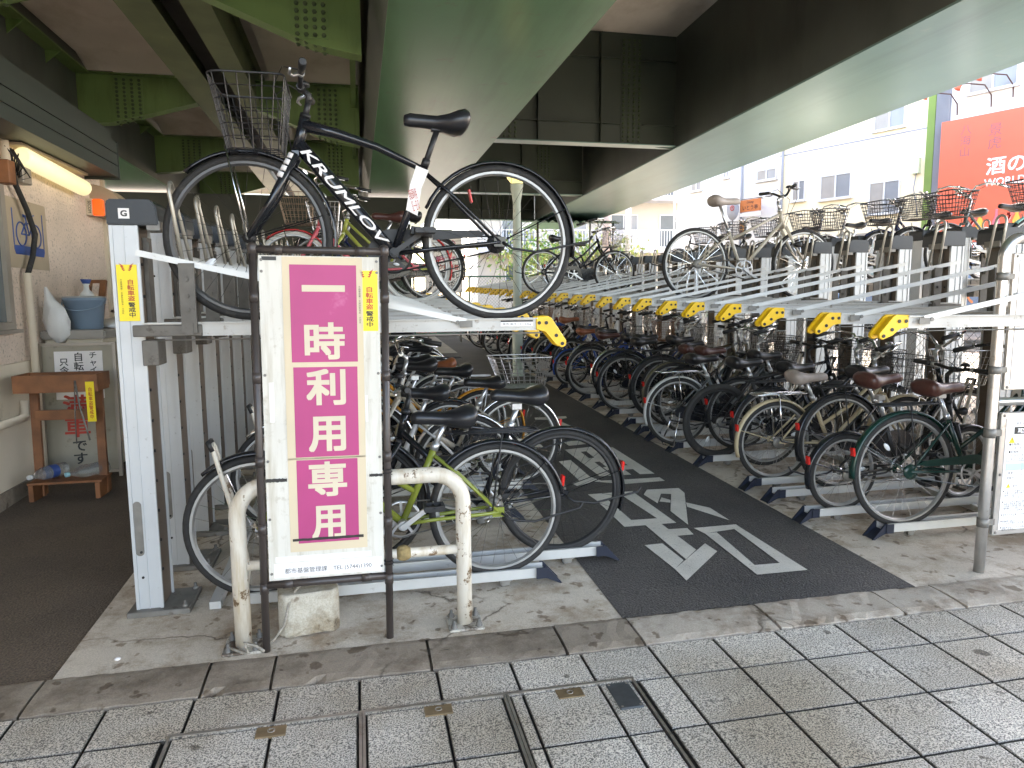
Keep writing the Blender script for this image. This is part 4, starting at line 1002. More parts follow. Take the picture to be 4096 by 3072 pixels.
def carrier_mesh():
    m = MB(); z = 0
    m.tube([(.16, -.04, 0), (-.20, -.065, 0), (-.235, -.045, 0), (-.24, 0, 0), (-.235, .045, 0), (-.20, .065, 0), (.16, .04, 0)], .005, 6)
    m.tube([(.16, -.018, .0), (-.215, -.025, .0), (-.215, .025, .0), (.16, .018, .0)], .004, 6)
    for x in (.10, -.02, -.14): m.tube([(x, -.055, -.002), (x, .055, -.002)], .004, 5)
    for y in (-.06, .06): m.tube([(-.06, y, 0), (-.01, y * 1.0, -.36)], .0045, 5)
    m.tube([(.16, -.04, 0), (.20, 0, .0), (.16, .04, 0)], .005, 6)
    return m.mesh('carrier')
def crank_mesh(big=.09, style=0):
    m = MB(); X = Matrix.Rotation(R(90), 4, 'X')
    T = lambda y: Matrix.Translation((0, y, 0)) @ X
    n = 40
    m.lathe([(big - .012, .0), (big, .001), (big, .003), (big - .012, .004), (big - .012, .0)], n, T(-.052), caps=False)
    for k in range(5):
        a = 2 * math.pi * k / 5 + .3; m.bar((0, -.054, 0), ((big - .008) * math.cos(a), -.054, (big - .008) * math.sin(a)), .012, .005, (0, 1, 0))
    m.lathe([(.022, -.06), (.022, .06)], 14, X)
    for s_, y in ((1, -.072), (-1, .072)):
        a = R(-35); c = Vector((math.cos(a) * s_, 0, math.sin(a) * s_))
        m.bar(Vector((0, y, 0)) - c * .012, Vector((0, y, 0)) + c * .172, .022, .012, (0, 1, 0))
    return m.mesh('crankset')
def pedal_mesh():
    m = MB(); m.box(-.045, .045, -.042, -.030, -.012, .012); m.box(-.045, .045, .030, .042, -.012, .012); m.box(-.045, -.032, -.0295, .0295, -.011, .011); m.box(.032, .045, -.0295, .0295, -.011, .011); m.lathe([(.008, -.05), (.008, .05)], 8, Matrix.Rotation(R(90), 4, 'X'))
    return m.mesh('pedal')
def chaincase_mesh(bb, kind):
    m = MB(); x1, z1 = bb
    if kind == 'full':
        pts = [(x1 + .105 * math.cos(R(a)), z1 + .105 * math.sin(R(a))) for a in range(-110, 111, 20)] + [(.0 + .05 * math.cos(R(a)), .0 + .05 * math.sin(R(a))) for a in range(100, 261, 32)]
        m.prism(pts, -.066, -.046, 'y')
    elif kind == 'half':
        pts = [(x1 + .115 * math.cos(R(a)), z1 + .115 * math.sin(R(a))) for a in range(-60, 101, 20)] + [(.08, .062), (.05, .045), (.09, .030)] + [(x1 + .06 * math.cos(R(a)), z1 + .06 * math.sin(R(a))) for a in range(110, -61, -20)]
        m.prism(pts, -.064, -.050, 'y')
    m.tube([(0, -.055, .035), (x1, -.055, z1 + .085)], .004, 4); m.tube([(0, -.055, -.03), (x1, -.055, z1 - .085)], .004, 4)
    m.lathe([(.02, -.062), (.045, -.06), (.045, -.05), (.02, -.046)], 18, Matrix.Rotation(R(90), 4, 'X') @ Matrix.Scale(-1, 4, (0, 0, 1)))
    return m.mesh('chain_case' if kind else 'chain')
def stand_mesh(r, both=False, up=True):
    m = MB()
    if up: m.tube([(-.01, .07, .0), (-.05, .085, -.03), (-.16, .09, -.045), (-r - .06, .095, .005), (-r - .075, .095, .03)], .006, 6)
    else:
        for y in (-.09, .09): m.tube([(-.01, y * .8, 0), (-.05, y, -.16), (-.09, y * 1.35, -r + .012)], .007, 6)
        m.tube([(-.09, -.125, -r + .012), (-.13, 0, -r + .012), (-.09, .125, -r + .012)], .007, 6)
    return m.mesh('kickstand')
FR = {   # key points relative to rear axle (x forward, z up): bb, seat cluster, saddle, head top, head bottom, front axle
 'cross': dict(bb=(.483, -.05), sc=(.335, .34), sd=(.275, .555), ht=(.848, .525), hb=(.885, .385), fa=(1.10, .012), bars='flat', stem=(.805, .635)),
 'city':  dict(bb=(.435, -.03), sc=(.285, .30), sd=(.235, .485), ht=(.79, .47), hb=(.825, .34), fa=(1.05, 0), bars='swept', stem=(.755, .60)),
 'loop':  dict(bb=(.435, -.03), sc=(.275, .27), sd=(.225, .47), ht=(.79, .50), hb=(.825, .36), fa=(1.05, 0), bars='swept', stem=(.75, .63)),
 'diamond': dict(bb=(.43, -.05), sc=(.275, .36), sd=(.225, .52), ht=(.81, .46), hb=(.84, .34), fa=(1.05, 0), bars='flat', stem=(.785, .58)),
 'mixte': dict(bb=(.47, -.05), sc=(.33, .30), sd=(.285, .60), ht=(.855, .50), hb=(.89, .37), fa=(1.12, 0), bars='riser', stem=(.83, .62)),
 'mini':  dict(bb=(.40, .02), sc=(.29, .30), sd=(.225, .52), ht=(.76, .42), hb=(.785, .30), fa=(.93, 0), bars='flat', stem=(.72, .62)),
}
def frame_mesh(kind):
    f = FR[kind]; P = {k: Vector((v[0], 0, v[1])) for k, v in f.items() if isinstance(v, tuple)}
    m = MB(); big = kind == 'cross'
    m.tube([P['ht'] + (P['ht'] - P['hb']) * .05, P['hb'] - (P['ht'] - P['hb']) * .05], .019 if not big else .023, 10)
    m.tube([P['bb'], P['sc'] + (P['sc'] - P['bb']) * .04], .0155 if not big else .018, 10)
    up, lo = P['ht'].lerp(P['hb'], .22), P['ht'].lerp(P['hb'], .8)
    seat = lambda t: P['bb'].lerp(P['sc'], t)
    if kind == 'cross':
        m.tube([lo, lo.lerp(P['bb'], .3), lo.lerp(P['bb'], .75), P['bb']], [.030, .034, .031, .026], 12)
        m.tube([up, up.lerp(P['sc'], .25) + Vector((0, 0, .012)), up.lerp(P['sc'], .6) + Vector((0, 0, .014)), P['sc'] - Vector((0, 0, .02))], [.027, .022, .017, .014], 10)
    elif kind == 'diamond':
        m.tube([lo, P['bb']], .0175, 10); m.tube([up, seat(.94)], .014, 10)
    elif kind == 'city':
        m.tube([lo, lo.lerp(P['bb'], .5) + Vector((0, 0, -.02)), P['bb']], .018, 10); m.tube([up, up.lerp(seat(.42), .5) + Vector((0, 0, -.035)), seat(.42)], .0135, 10)
    elif kind == 'loop':
        m.tube([lo, lo.lerp(P['bb'], .35) + Vector((0, 0, -.055)), lo.lerp(P['bb'], .7) + Vector((0, 0, -.045)), P['bb']], .021, 10)
    elif kind == 'mixte':
        m.tube([lo, P['bb']], .0165, 10)
        m.tube([up, seat(.80)], .0135, 10)
    else:
        m.tube([lo, P['bb'] + Vector((0, 0, .03))], .022, 10)
    for y in (-1, 1):
        m.tube([P['bb'] + Vector((-.02, y * .03, 0)), Vector((.30, y * .036, P['bb'].z * .6)), Vector((0, y * .058, 0))], .009, 8)
        m.tube([P['sc'] + Vector((0, y * .016, -.03)), Vector((P['sc'].x * .62, y * .04, P['sc'].z * .60)), Vector((0, y * .058, 0))], .0075, 8)
    m.lathe([(.021, -.034), (.021, .034)], 12, Matrix.Translation(P['bb']) @ Matrix.Rotation(R(90), 4, 'X'))
    for y in (-.058, .058): m.box(-.025, .03, y - .003, y + .003, -.02, .025)
    return m.mesh('frame')
def fork_mesh(kind, r):
    f = FR[kind]; hb = Vector((f['hb'][0], 0, f['hb'][1])); fa = Vector((f['fa'][0], 0, f['fa'][1])); ht = Vector((f['ht'][0], 0, f['ht'][1])); d = (hb - ht).normalized()
    m = MB(); c = hb + d * .02
    m.bar(c + Vector((0, -.05, 0)), c + Vector((0, .05, 0)), .03, .026, (0, 0, 1))
    for y in (-.047, .047):
        m.tube([c + Vector((0, y, 0)), c.lerp(fa, .55) + Vector((-.012, y, 0)), fa + Vector((0, y * 1.05, 0))], [.015, .0125, .009] if kind != 'cross' else [.020, .018, .012], 8)
    return m.mesh('fork')
def post_mesh(kind):
    f = FR[kind]; sc = Vector((f['sc'][0], 0, f['sc'][1])); bb = Vector((f['bb'][0], 0, f['bb'][1])); d = (sc - bb).normalized(); sd_ = f['sd']
    m = MB(); top = sc + d * ((sd_[1] - .05 - sc.z) / d.z); m.tube([sc - d * .02, top], .0135, 10); m.tube([sc - d * .005, sc + d * .03], .019, 10)
    m.box(top.x - .02, top.x + .03, -.02, .02, top.z - .012, top.z + .018); return m.mesh('seat_post')
def stem_mesh(kind):
    f = FR[kind]; ht = Vector((f['ht'][0], 0, f['ht'][1])); hb = Vector((f['hb'][0], 0, f['hb'][1])); st = Vector((f['stem'][0], 0, f['stem'][1])); d = (ht - hb).normalized()
    m = MB(); a = ht + d * (st.z - .03 - ht.z) / d.z * .95
    m.tube([ht, a], .0135, 10); m.tube([ht - d * .005, ht + d * .018], .023, 10); m.tube([a - d * .015, a + Vector((.0, 0, .02)), st + Vector((.055, 0, .015))], .014, 8); m.tube([st + Vector((.055, -.03, .015)), st + Vector((.055, .03, .015))], .017, 8)
    return m.mesh('stem')
def cable_mesh(kind):
    f = FR[kind]; st = Vector((f['stem'][0] + .055, 0, f['stem'][1] + .015)); hb = Vector((f['hb'][0], 0, f['hb'][1])); m = MB()
    bp = bars_mesh_pts(f['bars'])
    for s_, i, j in ((1, -1, -2), (-1, 0, 1)):
        e = Vector(bp[i]).lerp(Vector(bp[j]), .6) + st
        m.tube([e, e + Vector((.08, -s_ * .06, .03)), st + Vector((.11, s_ * .06, -.02)), st + Vector((.07, s_ * .03, -.14)), hb + Vector((.02, s_ * .02, -.01))], .0025, 5)
    return m.mesh('brake_cable')
def bike(label, loc, rz, kind='city', r=.31, frame='black_paint', tyre='rubber', rim='alu_rim', spoke='chrome', guard='black_paint', saddle='saddle_black', basket=None, rear_basket=None, carrier=None, case='full', case_m='black_paint', stand='up', grip='black_matt', bar_m=None, reflector=True, lamp=True, fork_m=None, front_guard=True, group='bicycles in the right ground rack', springs=True, lean=0, tag_paper=False, a1=200, tw=.018, steer=0, post_m='alu', drop_front=0, sd_dz=0, sc=1, crank_m=None, front_rim=None):
    f = FR[kind]; t = thing('bicycle', label, 'bicycle', loc, 0, group, rot=(R(lean), drop_front, rz)); t.scale = (sc,) * 3
    A = Vector((0, 0, r)); fa = Vector((f['fa'][0], 0, r + f['fa'][1]))
    tyr, rm, sp = wheel_meshes(r, tw)
    for w_, p in (('rear', A), ('front', fa)):
        o = link('wheel', rm, (front_rim or rim) if w_ == 'front' else rim, t, p, (0, random.uniform(0, 6), R(steer) if w_ == 'front' else 0)); link('tyre', tyr, tyre, o); link('spokes', sp, spoke, o)
    fo = link('frame', cached(('f', kind), lambda: frame_mesh(kind)), frame, t, A)
    link('fork', cached(('fk', kind), lambda: fork_mesh(kind, r)), fork_m or frame, t, A)
    sdl = link('saddle', cached('sad', saddle_mesh), saddle, t, A + Vector((f['sd'][0], 0, f['sd'][1] + sd_dz)), (0, R(random.uniform(-3, 2)), 0))
    if springs: link('springs', cached('spr', springs_mesh), 'steel_dull', sdl)
    link('seat_post', cached(('sp', kind), lambda: post_mesh(kind)), post_m, t, A)
    bk_ = f['bars']; st = A + Vector((f['stem'][0] + .055, 0, f['stem'][1] + .015))
    h = link('handlebar', cached(('bp', bk_), lambda: bars_mesh(bk_))[0], bar_m or ('chrome' if bk_ == 'swept' else 'black_matt'), t, st)
    for s_ in (1, -1):
        link('grip', cached(('g', bk_, s_), lambda: grip_mesh(bk_, s_)), grip, h); link('brake_lever', cached(('bl', bk_, s_), lambda: lever_mesh(bk_, s_)), 'chrome' if bk_ == 'swept' else 'alu', h)
    link('stem', cached(('st', kind), lambda: stem_mesh(kind)), 'alu' if bk_ != 'flat' else 'black_matt', t, A)
    link('brake_cable', cached(('cb', kind), lambda: cable_mesh(kind)), 'black_matt', t, A)
    bb = A + Vector((f['bb'][0], 0, f['bb'][1]))
    c = link('crankset', cached(('c', .09), crank_mesh), crank_m or ('alu' if case != 'full' else 'black_matt'), t, bb)
    for s_, y in ((1, -.115), (-1, .115)): link('pedal', cached('ped', pedal_mesh), 'black_matt', c, (.162 * math.cos(R(-35)) * s_, y, .162 * math.sin(R(-35)) * s_))
    link('chain_case' if case else 'chain', cached(('cc', kind, case), lambda: chaincase_mesh(f['bb'], case)), case_m if case else 'steel_dull', t, A)
    if guard:
        link('mudguard', cached(('gr', r, a1), lambda: guard_mesh(r, 25, a1)), guard, t, A)
        if front_guard: link('mudguard', cached(('gf', r), lambda: guard_mesh(r, 48, 195)), guard, t, fa)
    if stand: link('kickstand', cached(('ks', r, stand), lambda: stand_mesh(r, up=(stand == 'up'))), 'black_matt' if stand == 'up' else 'chrome', t, A)
    if carrier: link('carrier', cached('car', carrier_mesh), carrier, t, A + Vector((.04, 0, r + .055)))
    if basket:
        key, bm_, dz = basket
        b = link('basket', cached(('bk', key), {'mesh': mesh_basket, 'wire': basket_mesh, 'deep': lambda: basket_mesh(.30, .37, .285, 6, 7, 6, .0021), 'bold': lambda: basket_mesh(.36, .42, .27, 8, 9, 6, .0036), 'boldmesh': lambda: basket_mesh(.30, .36, .26, 11, 13, 10, .003)}[key]), bm_, t, A + Vector((f['ht'][0] + .065, 0, f['hb'][1] + .01 + dz)))
        m = cached(('bs', kind), lambda: MB().tube([(f['fa'][0], -.058, .0), (f['fa'][0] + .07, -.07, f['hb'][1] + .0)], .004, 5).tube([(f['fa'][0], .058, .0), (f['fa'][0] + .07, .07, f['hb'][1] + .0)], .004, 5).mesh('basket_stay'))
        link('basket_stay', m, 'chrome', t, A)
    if rear_basket: link('rear_basket', cached('rbk', lambda: basket_mesh(.40, .36, .21, 6, 7, 4, .0024)), rear_basket, t, A + Vector((-.22, 0, r + .075)))
    if reflector and guard:
        ref = cached(('rf', r, a1), lambda: MB().box(-.008, .008, -.017, .017, -.026, .026).mesh('reflector', .004)); an = R(160)
        link('reflector', ref, 'red_lens', t, A + Vector(((r + .026) * math.cos(an), 0, (r + .026) * math.sin(an))), (0, R(-8), 0))
    for w_ in (A, fa):
        rf = cached(('wr',), lambda: MB().lathe([(.0, -.004), (.028, -.004), (.028, .004), (.0, .004)], 14, Matrix.Rotation(R(90), 4, 'X') @ Matrix.Scale(.45, 4, (0, 1, 0))).mesh('wheel_reflector'))
        if random.random() < .6:
            an = random.uniform(0, 6.28); link('wheel_reflector', rf, 'clear_lens', t, w_ + Vector((r * .55 * math.cos(an), 0, r * .55 * math.sin(an))), (0, -an, 0))
    if lamp:
        lm = cached('lamp', lambda: MB().lathe([(.012, -.05), (.026, -.02), (.03, .01), (.027, .016), (0, .018)], 12, Matrix.Rotation(R(90), 4, 'Y')).mesh('headlight')); link('headlight', lm, 'black_matt', t, fa + Vector((-.10, -.075, r * .55)))
    bl = cached('bell', lambda: MB().lathe([(.008, -.02), (.008, 0), (.027, .0), (.025, .014), (.012, .022), (0, .023)], 14).mesh('bell'))
    link('bell', bl, 'chrome' if bk_ == 'swept' else 'black_matt', h, Vector(bars_mesh_pts(bk_)[1]) * .75 + Vector((0, 0, .02)))
    if tag_paper:
        p = MB().tube([(-.0, -.018, .0), (.02, -.024, -.05), (.03, -.026, -.19)], .001, 4).mesh('paper_tag')
        m = MB(); m.sections([[(-.02, .03, .0), (-.02, -.03, .0)], [(.006, .032, -.03), (.006, -.032, -.03)], [(-.01, .03, -.20), (-.01, -.03, -.20)]], closed_ring=False)
        link('paper_tag', m.mesh('paper_tag'), 'paper', t, A + Vector((f['stem'][0] + .02, 0, f['stem'][1] - .01)), (0, 0, R(90 if False else 0)))
    return t
def rz_of(face): return 0 if face > 0 else math.pi
# ================================================================ bicycles in their places
def Z(y): return G(y) + .066
for nm, c in (('olive', (.20, .23, .035)), ('dark_green', (.008, .032, .025)), ('beige', (.46, .38, .24)), ('white_frame', (.62, .61, .57)), ('silver_frame', (.45, .45, .44)), ('orange', (.55, .24, .02)), ('pink', (.50, .10, .12)), ('lime', (.36, .38, .075)),
              ('navy', (.02, .03, .09)), ('blue', (.03, .08, .33)), ('grey_frame', (.12, .13, .135)), ('teal', (.25, .50, .46)), ('bronze', (.10, .085, .055)), ('red_frame', (.42, .02, .02)), ('wine', (.14, .02, .025)), ('champagne', (.42, .38, .31)), ('sky', (.10, .28, .38))): paint(nm, c)
GRL, GRR, GUL, GUR, GUB = ('bicycles in the left ground rack', 'bicycles in the right ground rack', 'bicycles on the left upper trays', 'bicycles on the right upper trays', 'bicycles on the far upper rack')
# hero on the first upper tray
hy = YL0
hero = bike('black bicycle with white frame lettering and wire front basket on the nearest upper tray', (.666, hy, G(hy) + 1.338), math.pi, 'cross', .355, 'black_paint', 'rubber', 'alu_rim', 'black_matt', 'black_paint', 'saddle_black', ('deep', 'blackwire', -.03), None, None, 'half', 'black_matt', 'up', group=GUL, front_rim='dark_rim', springs=False, crank_m='black_matt', a1=190, post_m='black_matt', front_guard=True, lamp=False, steer=-3, reflector=False)
hero.scale = (1.024,) * 3
fr = [c for c in hero.children if c.name.startswith('frame')][0]
def tube_text(frame, kind, body, t0, t1, h, off, mname, bold=.03, shear=.2):
    f = FR[kind]; ht = Vector((f['ht'][0], 0, f['ht'][1])); hb = Vector((f['hb'][0], 0, f['hb'][1])); lo = ht.lerp(hb, .8); bb = Vector((f['bb'][0], 0, f['bb'][1]))
    d = (bb - lo); L = d.length; x = d.normalized(); n = Vector((0, 1, 0)); y = n.cross(x)
    c = lo + d * (t0 + t1) / 2 + n * off
    mx = Matrix(((x.x, y.x, n.x, c.x), (x.y, y.y, n.y, c.y), (x.z, y.z, n.z, c.z), (0, 0, 0, 1)))
    return text(body, mname, frame, None, size=h, fit=(L * (t1 - t0), h), bold=bold, shear=shear, mx=mx, ext=.0012)
tube_text(fr, 'cross', 'KRUMLOV', .05, .92, .040, .0345, 'paper', .012, .28)
fk = [c for c in hero.children if c.name.startswith('fork')][0]
m = MB()
f_ = FR['cross']; hb_ = Vector((f_['hb'][0], 0, f_['hb'][1])); fa_ = Vector((f_['fa'][0], 0, f_['fa'][1]))
for t0 in (.06, .13, .20, .27):
    a, b = hb_.lerp(fa_, t0), hb_.lerp(fa_, t0 + .055); m.tube([a + Vector((.0, .0465, 0)), b + Vector((-.002, .0465, 0))], .0204, 10)
m.obj('fork_stripes', 'paper', fk)
# hanging paper slip on the hero's top tube
m = MB(); m.sections([[(.355, .030, .335), (.30, .030, .315)], [(.385, .036, .25), (.335, .036, .235)], [(.405, .034, .14), (.355, .034, .115)]], closed_ring=False)
ps = tag(m.obj('paper_slip', 'paper', None), 'white paper slip with red print tied to the black bicycle frame', 'paper slip')
ps.parent = None; ps.location = (.666 - .02, hy + .0, G(hy) + 1.338 + .3635); ps.rotation_euler = (0, 0, math.pi); ps.scale = (1.024,) * 3
t_ = text('自転車利用\n証 一日 印', 'ink_red', ps, (.368, .0385, .185), (R(90), R(-14), math.pi), .02, (.035, .10), ext=.0001)
m = MB(); m.box(-.004, .004, -.02, .02, -.03, .03); o = m.obj('reflector', 'red_lens', hero, .002); o.location = (.14, .07, .355 + .20); o.rotation_euler = (0, R(12), 0)
# folding lock on the hero's seat tube
m = MB()
for i in range(5): m.box(-.05, .05, -.025 + .011 * i, -.016 + .011 * i, -.018, .018)
lk = m.obj('folding_lock', 'black_matt', hero, .002); lk.location = (.355, .0, .355 + .045); lk.rotation_euler = (0, R(-10), 0)
# ---- left ground rack
TPs = []
def tray(x, y, side, label, first=[True, True]):
    src = TPL if side < 0 else TPR; i = 0 if side < 0 else 1
    if first[i]: t = src; first[i] = False
    else: t = copy_tree(src)
    t.location = (x, y, G(y)); tag(t, label, 'wheel tray', 'ground trays of the left row' if side < 0 else 'ground trays of the right row'); return t
L = [
 dict(label='olive green bicycle with black saddle and black carrier, nearest in the left ground rack', x=.64, y=3.35, kind='city', r=.315, sc=1.065, frame='olive', guard='black_paint', carrier='black_matt', case=None, a1=168, sd_dz=-.02),
 dict(label='black bicycle with grey frame lettering just behind the olive bicycle', x=1.027, y=3.56, kind='diamond', r=.34, frame='black_paint', rim='black_matt', spoke='black_matt', guard='black_paint', case=None, sd_dz=.03),
 dict(label='silver bicycle with polished mudguards behind the lettered black one', x=.62, y=4.28, kind='city', r=.32, frame='silver_frame', guard='chrome', saddle='saddle_black', springs=True),
 dict(label='bicycle carrying a big wire basket over its rear wheel in the left rack', x=1.08, y=4.86, kind='loop', r=.32, frame='champagne', guard='chrome', rear_basket='wire', sd_dz=-.02),
 dict(label='bicycle with orange mudguards behind the one with the rear basket', x=.93, y=5.35, kind='city', r=.31, frame='orange', guard='orange', carrier='alu'),
 dict(label='white bicycle with a brown leather saddle cover in the left ground rack', x=.86, y=5.75, kind='city', r=.31, frame='white_frame', guard='white_frame', saddle='saddle_tan', carrier='alu'),
 dict(label='cream framed bicycle with orange fork in the left ground rack', x=.62, y=5.02, kind='diamond', r=.30, frame='beige', guard='black_paint', fork_m='orange', sd_dz=.06),
 dict(label='white bicycle with chrome carrier, second white one in the left ground rack', x=.70, y=6.25, kind='loop', r=.31, frame='white_frame', guard='white_frame', carrier='chrome', basket=('wire', 'wire', 0)),
 dict(label='sky blue bicycle partly hidden in the left ground rack', x=.45, y=6.7, kind='diamond', r=.31, frame='sky', guard='black_paint'),
 dict(label='black city bicycle with olive mudguard far along the left ground rack', x=.82, y=7.15, kind='city', r=.31, frame='black_paint', guard='bronze', carrier='black_matt'),
 dict(label='silver bicycle far along the left ground rack beside the lane', x=.80, y=7.75, kind='city', r=.31, frame='silver_frame', guard='chrome', basket=('wire', 'wire', 0)),
 dict(label='white bicycle farthest but one in the left ground rack', x=.75, y=8.4, kind='loop', r=.31, frame='white_frame', guard='chrome'),
 dict(label='black bicycle at the far end of the left ground rack', x=.78, y=9.1, kind='city', r=.31, frame='black_paint', guard='chrome'),
]
lb = []
for i, d in enumerate(L):
    d = dict(d); x, y = d.pop('x'), d.pop('y'); lab = d.pop('label')
    b = bike(lab, (x, y, Z(y)), math.pi + R(random.uniform(-1.5, 1.5)), group=GRL, steer=random.uniform(-4, 4), lean=random.uniform(-2, 2), **d); lb.append(b)
    tray(x + .24 if i < 2 else min(1.16, x + .3), y, -1, '%s aluminium ground tray from the pavement in the left row' % ORD[i])
tube_text([c for c in lb[1].children if c.name.startswith('frame')][0], 'diamond', 'STRINGS', .34, .72, .030, .0182, 'alu', .03, .1)
# ---- right ground rack
Rr = [
 dict(label='dark green bicycle with brown saddle and black carrier, nearest in the right ground rack', x=3.135, y=3.52, kind='city', r=.34, frame='dark_green', guard='dark_green', saddle='saddle_brown', carrier='black_matt', basket=('wire', 'wire', 0), case='half', case_m='dark_green', bar_m='black_matt', tag_paper=True, a1=185, sd_dz=.02),
 dict(label='small wheeled black bicycle between the dark green and the tall black one', x=2.97, y=3.86, kind='mini', r=.25, frame='black_matt', guard='black_paint', saddle='saddle_brown', case=None, sd_dz=.09),
 dict(label='tall black bicycle with black saddle and wire basket behind the dark green one', x=3.27, y=4.27, kind='loop', r=.335, frame='black_paint', guard='black_paint', saddle='saddle_black', carrier='black_matt', basket=('wire', 'wire', 0), case='full', bar_m='chrome', sd_dz=.04),
 dict(label='beige bicycle with cream mudguards and chrome carrier in the right rack', x=2.935, y=4.56, kind='city', r=.295, frame='beige', guard='beige', saddle='saddle_grey', carrier='chrome', basket=('wire', 'blackwire', 0), case=None, sd_dz=.0),
 dict(label='black bicycle with fat dark tyres and no rear mudguard beside the beige bicycle', x=2.855, y=5.25, kind='diamond', r=.31, frame='black_matt', rim='black_matt', spoke='black_matt', guard=None, tw=.027, case=None, sd_dz=-.02),
 dict(label='grey bicycle with a dark skirt guard over its rear wheel in the right rack', x=2.74, y=5.75, kind='city', r=.30, frame='grey_frame', guard='silver_frame', saddle='saddle_black', carrier='chrome', stand='down', basket=('mesh', 'blackwire', 0)),
 dict(label='brown saddled black bicycle with black mesh basket, fifth post along the right rack', x=3.05, y=6.2, kind='city', r=.32, frame='black_paint', guard='black_paint', saddle='saddle_brown', basket=('mesh', 'blackwire', 0), carrier='black_matt', tag_paper=True),
 dict(label='black bicycle with knobbly black tyres and black mudguard in the middle of the right rack', x=3.076, y=6.9, kind='diamond', r=.335, frame='bronze', rim='alu_rim', guard='black_paint', tw=.026, case=None, carrier='black_matt', basket=('wire', 'wire', 0)),
 dict(label='black city bicycle with black carrier and white wheel reflector mid way along the right rack', x=2.86, y=7.38, kind='city', r=.315, frame='black_paint', guard='black_paint', carrier='black_matt', basket=('wire', 'wire', 0)),
 dict(label='grey framed bicycle standing among the black ones mid way along the right rack', x=3.2, y=7.0, kind='mixte', r=.31, frame='grey_frame', guard=None, case=None, sd_dz=-.12),
 dict(label='black bicycle with wine red saddle and a wicker basket in the right rack', x=2.83, y=8.45, kind='loop', r=.315, frame='black_paint', guard='black_paint', saddle='saddle_brown', basket=('mesh', 'wicker', 0), carrier='black_matt'),
 dict(label='dark bicycle with wire basket half hidden behind the one with black carrier', x=3.1, y=7.9, kind='city', r=.31, frame='navy', guard='navy', basket=('wire', 'wire', 0)),
 dict(label='small wheeled blue bicycle in the right rack', x=2.86, y=9.35, kind='mini', r=.25, frame='blue', guard='blue', saddle='saddle_tan', case=None, basket=('wire', 'blackwire', 0)),
 dict(label='black bicycle beyond the one with the wicker basket', x=3.0, y=8.95, kind='city', r=.31, frame='black_paint', guard='chrome', basket=('wire', 'wire', 0)),
 dict(label='black bicycle with tan saddle beside the small blue bicycle', x=2.80, y=10.05, kind='diamond', r=.325, frame='black_paint', guard='bronze', saddle='saddle_tan', case=None, sd_dz=.05),
 dict(label='blue bicycle with a blue saddle cover far along the right rack', x=2.74, y=10.55, kind='city', r=.31, frame='blue', guard='navy', saddle='blue', basket=('wire', 'wire', 0)),
 dict(label='black bicycle just beyond the lamp post in the right rack', x=2.72, y=11.45, kind='city', r=.31, frame='black_paint', guard='black_paint', basket=('mesh', 'blackwire', 0)),
 dict(label='silver bicycle beyond the lamp post in the right rack', x=2.85, y=12.0, kind='loop', r=.31, frame='silver_frame', guard='chrome', basket=('wire', 'wire', 0)),
 dict(label='wine red bicycle beyond the lamp post in the right rack', x=2.75, y=12.55, kind='city', r=.31, frame='wine', guard='black_paint', basket=('wire', 'wire', 0)),
 dict(label='black bicycle without mudguards far beyond the lamp post', x=2.58, y=13.1, kind='diamond', r=.31, frame='black_paint', guard=None, case=None),
 dict(label='teal bicycle far along the right ground rack', x=2.66, y=13.7, kind='city', r=.31, frame='teal', guard='black_paint', basket=('mesh', 'wicker', 0)),
 dict(label='white bicycle far along the right ground rack', x=2.7, y=14.3, kind='loop', r=.31, frame='white_frame', guard='white_frame', basket=('wire', 'wire', 0)),
 dict(label='black bicycle second from the far end of the right ground rack', x=2.6, y=15.0, kind='city', r=.31, frame='black_paint', guard='chrome', basket=('mesh', 'navy', 0)),
 dict(label='red bicycle at the far end of the right ground rack', x=2.65, y=15.7, kind='city', r=.31, frame='red_frame', guard='black_paint', basket=('mesh', 'blue', 0)),
]
Rr += [
 dict(label='black bicycle with black mesh basket just beyond the beige bicycle', x=3.12, y=4.95, kind='city', r=.31, frame='black_paint', guard='black_paint', carrier='black_matt', basket=('mesh', 'blackwire', 0)),
 dict(label='dark bronze bicycle with brown saddle and wire basket beside the grey skirted one', x=3.05, y=6.5, kind='loop', r=.32, frame='bronze', guard='bronze', saddle='saddle_brown', basket=('wire', 'wire', 0)),
 dict(label='black bicycle with black saddle squeezed between the fat tyred and grey skirted ones', x=3.2, y=5.5, kind='diamond', r=.31, frame='black_paint', guard='black_paint', case=None, basket=('wire', 'blackwire', 0)),
 dict(label='black bicycle with long handlebars just before the wicker basket bicycle', x=3.05, y=8.15, kind='loop', r=.31, frame='black_paint', guard='chrome', basket=('mesh', 'blackwire', 0), carrier='black_matt'),
 dict(label='navy bicycle with pale basket between the wicker basket and small blue bicycles', x=2.95, y=9.65, kind='city', r=.31, frame='navy', guard='black_paint', basket=('wire', 'wire', 0)),
]
for d_ in Rr:
    if not d_.get('basket') and d_['kind'] in ('city', 'loop'): d_['basket'] = ('wire', random.choice(['wire', 'blackwire']), 0)
M['wicker'] = mat('brown_wicker', (.17, .075, .035), .6, 0, .25, 30)
ty = [3.60, 3.92, 4.27, 4.56, 5.25, 5.75, 6.2, 6.47, 6.85, 7.38, 7.9, 8.45, 8.95, 9.35, 10.05, 10.55, 11.45, 12.0, 12.55, 13.1, 13.7, 14.3, 15.0, 15.7, 16.3]
tx = {3.60: 3.10, 3.92: 2.80}
for i, d in enumerate(Rr):
    d = dict(d); x, y = d.pop('x'), d.pop('y'); lab = d.pop('label')
    if i == 0: y = 3.52
    bike(lab, (x, y, Z(y)), R(random.uniform(-2, 2)), group=GRR, steer=random.uniform(-6, 6), lean=random.uniform(-2.5, 2.5), **d)
ty[0] = 3.52
